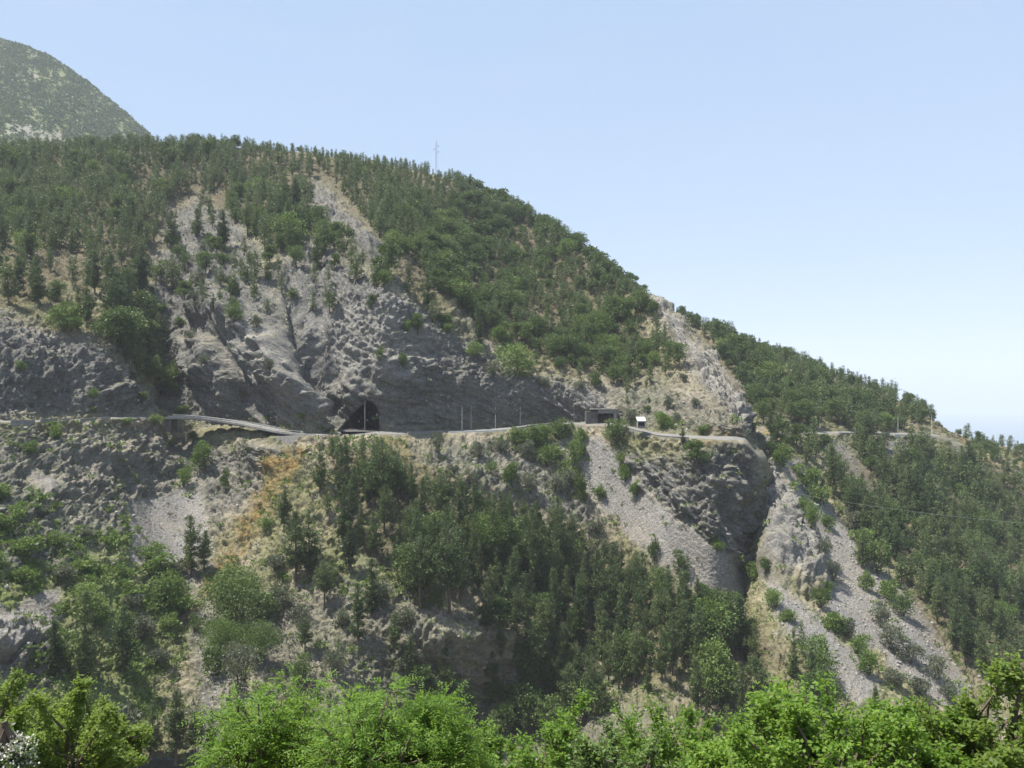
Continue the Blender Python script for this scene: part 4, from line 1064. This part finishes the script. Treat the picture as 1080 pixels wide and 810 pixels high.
# scrub on the distant mountain
def on_mountain():
    r = np.random.default_rng(77); D = Dm['D']; n = 13000; x, y = proj(D)
    v = np.broadcast_to(Dm['tv'][None, :], x.shape); ok = (v < 3.2) & (x > -60) & (x < 220)
    ar = np.linalg.norm(np.cross(np.gradient(Dm['S'], axis=0), np.gradient(Dm['S'], axis=1)), axis=-1) * ok * np.clip(Dm['m']['green'] - .25, .02, 1) * (1 - Dm['m']['scree'])
    p = D.reshape(-1, 3)[r.choice(ar.size, n, p=(ar / ar.sum()).ravel())]
    f = 14; m = n * f; sz = np.repeat(r.uniform(2.5, 7.0, n), f); d = unit(r.normal(size=(m, 3)) * [1, 1, .7] + [0, 0, .6])
    return rhombs(np.repeat(p, f, 0) + d * sz[:, None] * .35, unit(d + r.normal(size=(m, 3)) * .5), sz * .6, sz * .22, r)
V, Fq = on_mountain(); tag(build('mountain_scrub', V, [Fq], M['pine']), kind='stuff')
# ------------------------------------------------------------------ the road, its walls, bridge and tunnels
def road_row(Q, v, x0, x1):
    j = int(np.argmin(np.abs(Q['tv'] - v))); sel = (Q['px'][:, j] >= x0) & (Q['px'][:, j] <= x1)
    k = np.where(sel)[0]; k = k[:len(k)] if len(k) == 0 else np.arange(k[0], k[-1] + 1)
    return Q['S'][k, j]
def strip(Q, x0, x1, lift=.10):
    j0, j1 = int(np.argmin(np.abs(Q['tv'] - 5.0))), int(np.argmin(np.abs(Q['tv'] - 6.0)))
    k = np.where((Q['px'][:, j0] >= x0) & (Q['px'][:, j0] <= x1))[0]; k = np.arange(k[0], k[-1] + 1)
    a, b = Q['S'][k, j0], Q['S'][k, j1]
    g = np.stack([a * (1 - t) + b * t for t in (.07, .35, .65, .93)], 1) + [0, 0, lift]
    n, m = g.shape[:2]; idx = np.arange(n * m).reshape(n, m)
    return g.reshape(-1, 3), np.stack([idx[:-1, :-1], idx[1:, :-1], idx[1:, 1:], idx[:-1, 1:]], -1).reshape(-1, 4)
parts, n0 = [], 0
for Q, x0, x1 in ((A, -165, 168), (A, 288, 783), (B, 790, 992)):
    V, Fq = strip(Q, x0, x1); parts.append((V, Fq + n0)); n0 += len(V)
rd = build('road', np.concatenate([p[0] for p in parts]), [np.concatenate([p[1] for p in parts])], M['asphalt']); rd['kind'] = 'structure'

def wall(name, Q, x0, x1, down, up, mat, label, thick=.5, out=.25, coping=True, cat='wall'):
    e = road_row(Q, 5.0, x0, x1)[::3]
    org = e[len(e) // 2].copy(); root = empty(name, org, label, cat)
    m = MB(); m.sweep(e - org, [(out, up), (out - thick, up), (out - thick, -down), (out + .12 * down, -down)]); m.make('masonry', mat, root)
    if coping:
        m = MB(); m.sweep(e - org + [0, 0, up + .003], [(out + .08, .18), (out - thick - .08, .18), (out - thick - .08, 0), (out + .08, 0)]); m.make('coping', M['masonry'], root)
    return root
wall('retaining_wall', A, 11, 38, 3.4, .5, M['masonry'], 'tall grey masonry wall holding up the road at the left edge')
wall('parapet_wall', A, 42, 79, .5, .75, M['masonry'], 'low stone parapet between the two left retaining walls')
wall('retaining_wall', A, 84, 118, 2.9, .5, M['masonry'], 'grey masonry wall under the road just left of the bridge bushes')
wall('retaining_wall', A, 292, 331, 4.3, .25, M['masonry'], 'grey retaining wall under the right end of the bridge', coping=False)
wall('parapet_wall', A, 430, 470, 1.9, .55, M['masonry'], 'low grey wall with pale top along the road right of the tunnel')
wall('parapet_wall', A, 473, 536, .8, .5, M['pale_concrete'], 'pale low parapet along the road under the poles', coping=False)
wall('parapet_wall', A, 540, 600, .6, .4, M['masonry'], 'low roadside wall behind the bushes above the scree', coping=False)
wall('retaining_wall', A, 655, 728, 3.7, .35, M['masonry'], 'long grey retaining wall under the road by the hut')
wall('parapet_wall', B, 884, 938, 1.6, .55, M['masonry'], 'low grey wall along the far right stretch of road')
wall('parapet_wall', B, 942, 984, .9, .5, M['pale_concrete'], 'pale parapet at the far right end of the road', coping=False)

# bridge over the gully
edge = np.array([P(*q) for q in [(162,441.2,264.6),(182,441,266),(205,441.6,267.2),(230,444.5,267.3),(252,447.8,265.5),(275,452.5,262.3),(300,457,258),(333,459.5,252.4)]])
edge = pchip(edge, np.linspace(0, 7, 36)); org = edge[0] - [0, 0, 6]
root = empty('stone_bridge', org, 'pale curved road bridge over the gully below the grey cliff', 'bridge')
e = edge - org
m = MB(); m.sweep(e[3:], [(0, 0), (-6.6, .1), (-6.6, -.4), (0, -.4)]); m.make('deck', M['asphalt'], root)
m = MB(); m.sweep(e[3:] + [0, 0, .012], [(.2, .42), (-.1, .42), (-.1, -.2), (.2, -.2)]); m.make('parapet', M['weathered_concrete'], root)
m = MB(); m.sweep(e[3:30] + [0, 0, .112], [(-6.25, .55), (-6.6, .55), (-6.6, -.2), (-6.25, -.2)]); m.make('parapet', M['weathered_concrete'], root)
for k in range(5, 35, 4):
    q = e[k]; m = MB(); m.box(q + [0, .05, .85], (.16, .16, .5)); m.make('railing_post', M['steel'], root)
m = MB(); m.tube(e[5:34] + [0, .05, 1.06], .045, 5); m.make('rail', M['steel'], root)
for k, dz in ():
    m = MB(); q = e[k] + [0, 3.2, -.9 - dz / 2]; m.box(q, (.9, 4.6, dz), .1); m.make('pier', M['tunnel_rock'], root)
m = MB(); m.box(e[4] + [-.6, 3.6, -2.6], (1.8, 5.6, 4.0), .05); m.make('abutment', M['tunnel_rock'], root)

# rock tunnel in the central cliff
HOLE = [(356,455),(368,442),(381,430),(389,423),(396,427),(400,437),(400,455)]
ring = np.array([ground(x + (1.5 if x > 392 else -1.5), y - (1.5 if y < 450 else 0), 'A') for x, y in HOLE]); 
ring[:, 1] -= .3; org = ring.mean(0); org[2] = ring[:, 2].min()
Vt, Ft = [], []; steps = 9; K = len(HOLE)
for i in range(steps):
    f = i / (steps - 1); off = np.array([-16 * f * f, 30 * f, 0])
    Vt.append(org + (ring - ring.mean(0)) * (1 - .06 * (i > 0)) + (ring.mean(0) - org) + off if i else ring + 0)
Vt = np.concatenate(Vt) - org
for i in range(steps - 1):
    for k in range(K): Ft.append((i * K + k, i * K + (k + 1) % K, (i + 1) * K + (k + 1) % K, (i + 1) * K + k))
Ft.append(tuple((steps - 1) * K + k for k in range(K)))
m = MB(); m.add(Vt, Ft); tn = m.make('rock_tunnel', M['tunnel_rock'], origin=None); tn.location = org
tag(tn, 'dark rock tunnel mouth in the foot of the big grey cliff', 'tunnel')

# concrete gallery with a dark opening, left of the hut
g0 = P(640, 446.5, 297.5); org = g0
root = empty('tunnel_portal', org, 'grey concrete tunnel portal with flat roof left of the hut', 'tunnel portal')
def bx(name, c, size, mat, rz=0): m = MB(); m.box(c, size, rz); return m.make(name, mat, root)
bx('wall', (-5.4, 3.6, 1.6), (4.2, 6.5, 5.6), M['tunnel_rock']); bx('pier', (3.1, 3.0, 1.9), (1.2, 6.5, 6.2), M['masonry'])
bx('lintel', (-.4, 3.0, 4.35), (5.9, 6.4, 1.3), M['masonry'])
bx('roof', (-1.0, 2.9, 5.2), (9.6, 7.2, .3), M['weathered_concrete'])
m = MB(); bw, bh = 2.75, 3.6
prof = [(-bw, -1.2), (bw, -1.2), (bw, 2.4), (bw * .8, 3.2), (0, bh), (-bw * .8, 3.2), (-bw, 2.4)]
Vb = np.array([(x - .35, yy, z) for yy in (1.0, 14.0) for x, z in prof])
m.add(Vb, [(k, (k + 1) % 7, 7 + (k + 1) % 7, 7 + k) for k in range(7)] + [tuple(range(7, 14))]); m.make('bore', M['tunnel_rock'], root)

# roadside hut
h0 = P(676.5, 451.0, 274); root = empty('roadside_hut', h0, 'small hut with white lean-to roof and dark open front beside the road', 'hut')
bx('wall', (-1.55, 1.6, 1.35), (.22, 3.2, 3.1), M['plaster']); bx('wall', (1.62, 1.6, 1.35), (.22, 3.2, 3.1), M['plaster']); bx('wall', (0.03, 3.1, 1.5), (2.9, .2, 3.4), M['plaster'])
bx('wall', (0.03, .35, .3), (2.92, .16, 1.0), M['masonry']); bx('bay_shade_block', (.03, 1.6, 1.5), (2.86, 1.3, 2.2), M['bay_shade'])  # no door: a dark block paints the shade behind the open front
m = MB(); m.box((0, 1.3, 3.75), (4.1, 4.9, .2), 0, .34); m.make('roof', M['white_roof'], root)
m = MB(); m.box((0, -1.06, 2.72), (4.16, .10, .42)); m.make('fascia', M['white_roof'], root)
for x in (-1.75, 1.8): m = MB(); m.tube([(x, -.85, -.4), (x, -.85, 2.7)], .07, 6); m.make('post', M['pole_wood'], root)
m = MB(); m.tube([(.1, 3.4, 2.5), (.1, 3.4, 6.2)], .09, 6); m.make('chimney', M['pale_concrete'], root); root.scale = (.74, .74, .78)

# ------------------------------------------------------------------ poles, mast, cable
POLES = [(385, 456, 424, A, 'pole_wood', 'wooden pole in front of the dark rock tunnel'),
         (487.5, 455, 430.5, A, 'pale_concrete', 'pale concrete pole on the road, leftmost of four below the cliff'),
         (497.5, 455, 429.5, A, 'pole_wood', 'brownish pole close to the right of the pale concrete pole'),
         (522.5, 452, 430, A, 'pale_concrete', 'pale pole where the low parapet ends below the cliff'),
         (548.5, 448, 428.5, A, 'concrete', 'grey pole behind the bushes at the top of the scree'),
         (606, 447, 431, A, 'concrete', 'faint grey pole just left of the concrete tunnel portal'),
         (681.5, 452, 433.5, A, 'pole_wood', 'short thin pole at the right corner of the hut'),
         (912, 456, 437, B, 'concrete', 'grey pole on the far right road, leftmost of three there'),
         (947, 457, 439, B, 'concrete', 'grey pole on the far right road, between two others'),
         (983, 458, 438, B, 'concrete', 'grey pole on the far right road, nearest the sea')]
for x, yb, yt, Q, mt, lab in POLES:
    p = ground(x, yb - 1, 'A' if Q is A else 'B'); hh = (yb - yt) / F_PX * p[1]
    root = empty('utility_pole', p, lab, 'pole', 'poles along the cliff road')
    m = MB(); m.tube([(0, 0, -.6), (0, 0, hh * .5), (0, 0, hh)], [.19, .155, .11], 8); m.make('shaft', M[mt], root)
    m = MB(); m.box((0, -.12, hh - .35), (.9, .1, .12)); m.tube([(-.35, -.12, hh - .3), (-.35, -.12, hh - .05)], .05, 6); m.tube([(.35, -.12, hh - .3), (.35, -.12, hh - .05)], .05, 6); m.make('crossarm', M['dark_metal'], root)

k = np.argmin(np.abs(GA[:, 11, 0] / GA[:, 11, 1] * F_PX + CX - 460)); jr = int(np.argmin(np.abs(A['tv'] - 11.0)))
i = int(np.argmin(np.abs(A['px'][:, jr] - 460.5))); p = A['D'][i, jr]; zt = P(460.5, 147, p[1])[2] - p[2]
root = empty('antenna_mast', p, 'thin grey antenna mast rising from the forest on the skyline', 'mast')
m = MB()
for a in range(3):
    c, s_ = math.cos(a * 2.094) * .42, math.sin(a * 2.094) * .42; m.tube([(c, s_, -.5), (c, s_, zt * .9)], .09, 5)
for q in np.arange(0, zt * .9 - 1, 1.0):
    a = int(q) % 3; c1, c2 = a * 2.094, (a + 1) * 2.094
    m.tube([(math.cos(c1) * .42, math.sin(c1) * .42, q), (math.cos(c2) * .42, math.sin(c2) * .42, q + 1)], .05, 4)
m.tube([(0, 0, zt * .88), (0, 0, zt)], .13, 6); m.make('lattice_shaft', M['steel'], root)
for yy, sx in ((154, 1.5), (157.5, -1.5), (160.2, 1.5)):
    z = P(460, yy, p[1])[2] - p[2]; m = MB(); m.tube([(0, 0, z), (sx, 0, z)], .09, 5); m.box((sx, 0, z - .1), (.3, .3, .9)); m.make('antenna', M['steel'], root)

a, b = P(800, 512, 268), P(1230, 562, 165); t = np.linspace(0, 1, 50)[:, None]
line = a * (1 - t) + b * t - np.array([0, 0, 1]) * (4 * 2.2 * t * (1 - t))
m = MB(); m.tube(line - a, .024, 5); cb = m.make('power_cable', M['wire']); cb.location = a
tag(cb, 'thin pale cable hanging across the dark wood on the right', 'cable')

p = ground(860, 533, 'B'); m = MB()
out = [(-1.05, -.30), (-.5, -.46), (.6, -.42), (1.1, -.12), (.95, .34), (.1, .45), (-.9, .3)]
m.add([(x, y, z) for z in (0, .16) for x, y in out], [tuple(range(7))[::-1], tuple(range(7, 14))] + [(k, (k + 1) % 7, 7 + (k + 1) % 7, 7 + k) for k in range(7)])
sl = m.make('white_slab', M['white_roof']); sl.location = p + [0, -.4, .35]; sl.rotation_euler = (.5, .3, -.4)
tag(sl, 'small bright white slab lying on the right grey scree', 'slab')
# ------------------------------------------------------------------ camera, light, air
cam = bpy.data.cameras.new('camera'); co = bpy.data.objects.new('camera', cam); C.collection.objects.link(co)
cam.sensor_width = 36; cam.lens = F_PX / 1080 * 36; cam.clip_start = .1; cam.clip_end = 60000
co.location = (0, 0, 0); co.rotation_euler = (math.pi / 2 + PITCH, 0, 0)
C.camera = co
EL, AZ = math.radians(67), math.radians(-96)          # sun high to the left, slightly beyond the hill
sv = Vector((math.sin(AZ) * math.cos(EL), math.cos(AZ) * math.cos(EL), math.sin(EL)))
sun = bpy.data.lights.new('sun', 'SUN'); sun.energy = 5.0; sun.angle = math.radians(.53); sun.color = (1, .955, .88)
so = bpy.data.objects.new('sun', sun); C.collection.objects.link(so); so.rotation_euler = sv.to_track_quat('Z', 'Y').to_euler()
so.location = (0, 0, 300)
w = bpy.data.worlds.new('World'); C.world = w; w.use_nodes = True
nt = w.node_tree; bg = nt.nodes['Background']
sky = nt.nodes.new('ShaderNodeTexSky'); sky.sky_type = 'NISHITA'; sky.sun_disc = False
sky.sun_elevation = EL; sky.sun_rotation = AZ; sky.altitude = 400; sky.air_density = 1.0; sky.dust_density = .4; sky.ozone_density = 1.2
# a breath of thin high cloud, fixed in the sky
tcw = nt.nodes.new('ShaderNodeTexCoord'); mpw = nt.nodes.new('ShaderNodeMapping'); mpw.inputs['Scale'].default_value = (2.2, 3.0, 7.0); mpw.inputs['Rotation'].default_value = (.2, .5, .3)
nzw = nt.nodes.new('ShaderNodeTexNoise'); nzw.inputs['Scale'].default_value = 1.6; nzw.inputs['Detail'].default_value = 6; nzw.inputs['Roughness'].default_value = .55; nzw.inputs['Distortion'].default_value = .6
rw = nt.nodes.new('ShaderNodeValToRGB'); rw.color_ramp.elements[0].position = .46; rw.color_ramp.elements[0].color = (0, 0, 0, 1); rw.color_ramp.elements[1].position = .78; rw.color_ramp.elements[1].color = (.38, .38, .38, 1)
bw = nt.nodes.new('ShaderNodeRGBToBW'); ml = nt.nodes.new('ShaderNodeMath'); ml.operation = 'MULTIPLY'; ml.inputs[1].default_value = 1.22
mw = nt.nodes.new('ShaderNodeMix'); mw.data_type = 'RGBA'
nt.links.new(tcw.outputs['Generated'], mpw.inputs[0]); nt.links.new(mpw.outputs[0], nzw.inputs['Vector']); nt.links.new(nzw.outputs['Fac'], rw.inputs[0])
nt.links.new(sky.outputs[0], bw.inputs[0]); nt.links.new(bw.outputs[0], ml.inputs[0])
nt.links.new(rw.outputs[0], mw.inputs[0]); nt.links.new(sky.outputs[0], mw.inputs[6]); nt.links.new(ml.outputs[0], mw.inputs[7])
hz_ = nt.nodes.new('ShaderNodeMix'); hz_.data_type = 'RGBA'; hz_.inputs[0].default_value = .8; hz_.inputs[7].default_value = (2.6, 3.58, 5.05, 1)   # bright summer haze evens the sky out
nt.links.new(mw.outputs[2], hz_.inputs[6]); nt.links.new(hz_.outputs[2], bg.inputs['Color']); bg.inputs['Strength'].default_value = .085

hz = MB(); Lh = R_SEA + 300
hz.box((0, 0, (930 + SEA - 8) / 2), (2 * Lh, 2 * Lh, 930 - SEA + 8))
sm = NT('air'); vol = sm.n('ShaderNodeVolumePrincipled')
vol.inputs['Color'].default_value = (.74, .785, .86, 1); vol.inputs['Density'].default_value = .00012; vol.inputs['Anisotropy'].default_value = 0.0
sm.l(vol.outputs[0], sm.out.inputs['Volume'])
sm.m.cycles.homogeneous_volume = True if hasattr(sm.m, 'cycles') and hasattr(sm.m.cycles, 'homogeneous_volume') else None
hz = hz.make('haze', sm.m); hz['kind'] = 'stuff'

C.view_settings.view_transform = 'Standard'; C.view_settings.look = 'None'
C.view_settings.exposure = 1.1; C.view_settings.gamma = 1; C.view_settings.use_curve_mapping = False
C.render.engine = 'CYCLES'
cy = C.cycles
cy.use_denoising = True; cy.max_bounces = 6; cy.diffuse_bounces = 2; cy.glossy_bounces = 1; cy.transmission_bounces = 3; cy.volume_bounces = 1
cy.use_adaptive_sampling = False
try: cy.sampling_pattern = 'BLUE_NOISE'
except Exception: pass
cy.sample_clamp_indirect = 6
print('script seconds', round(time.time() - T0, 1))
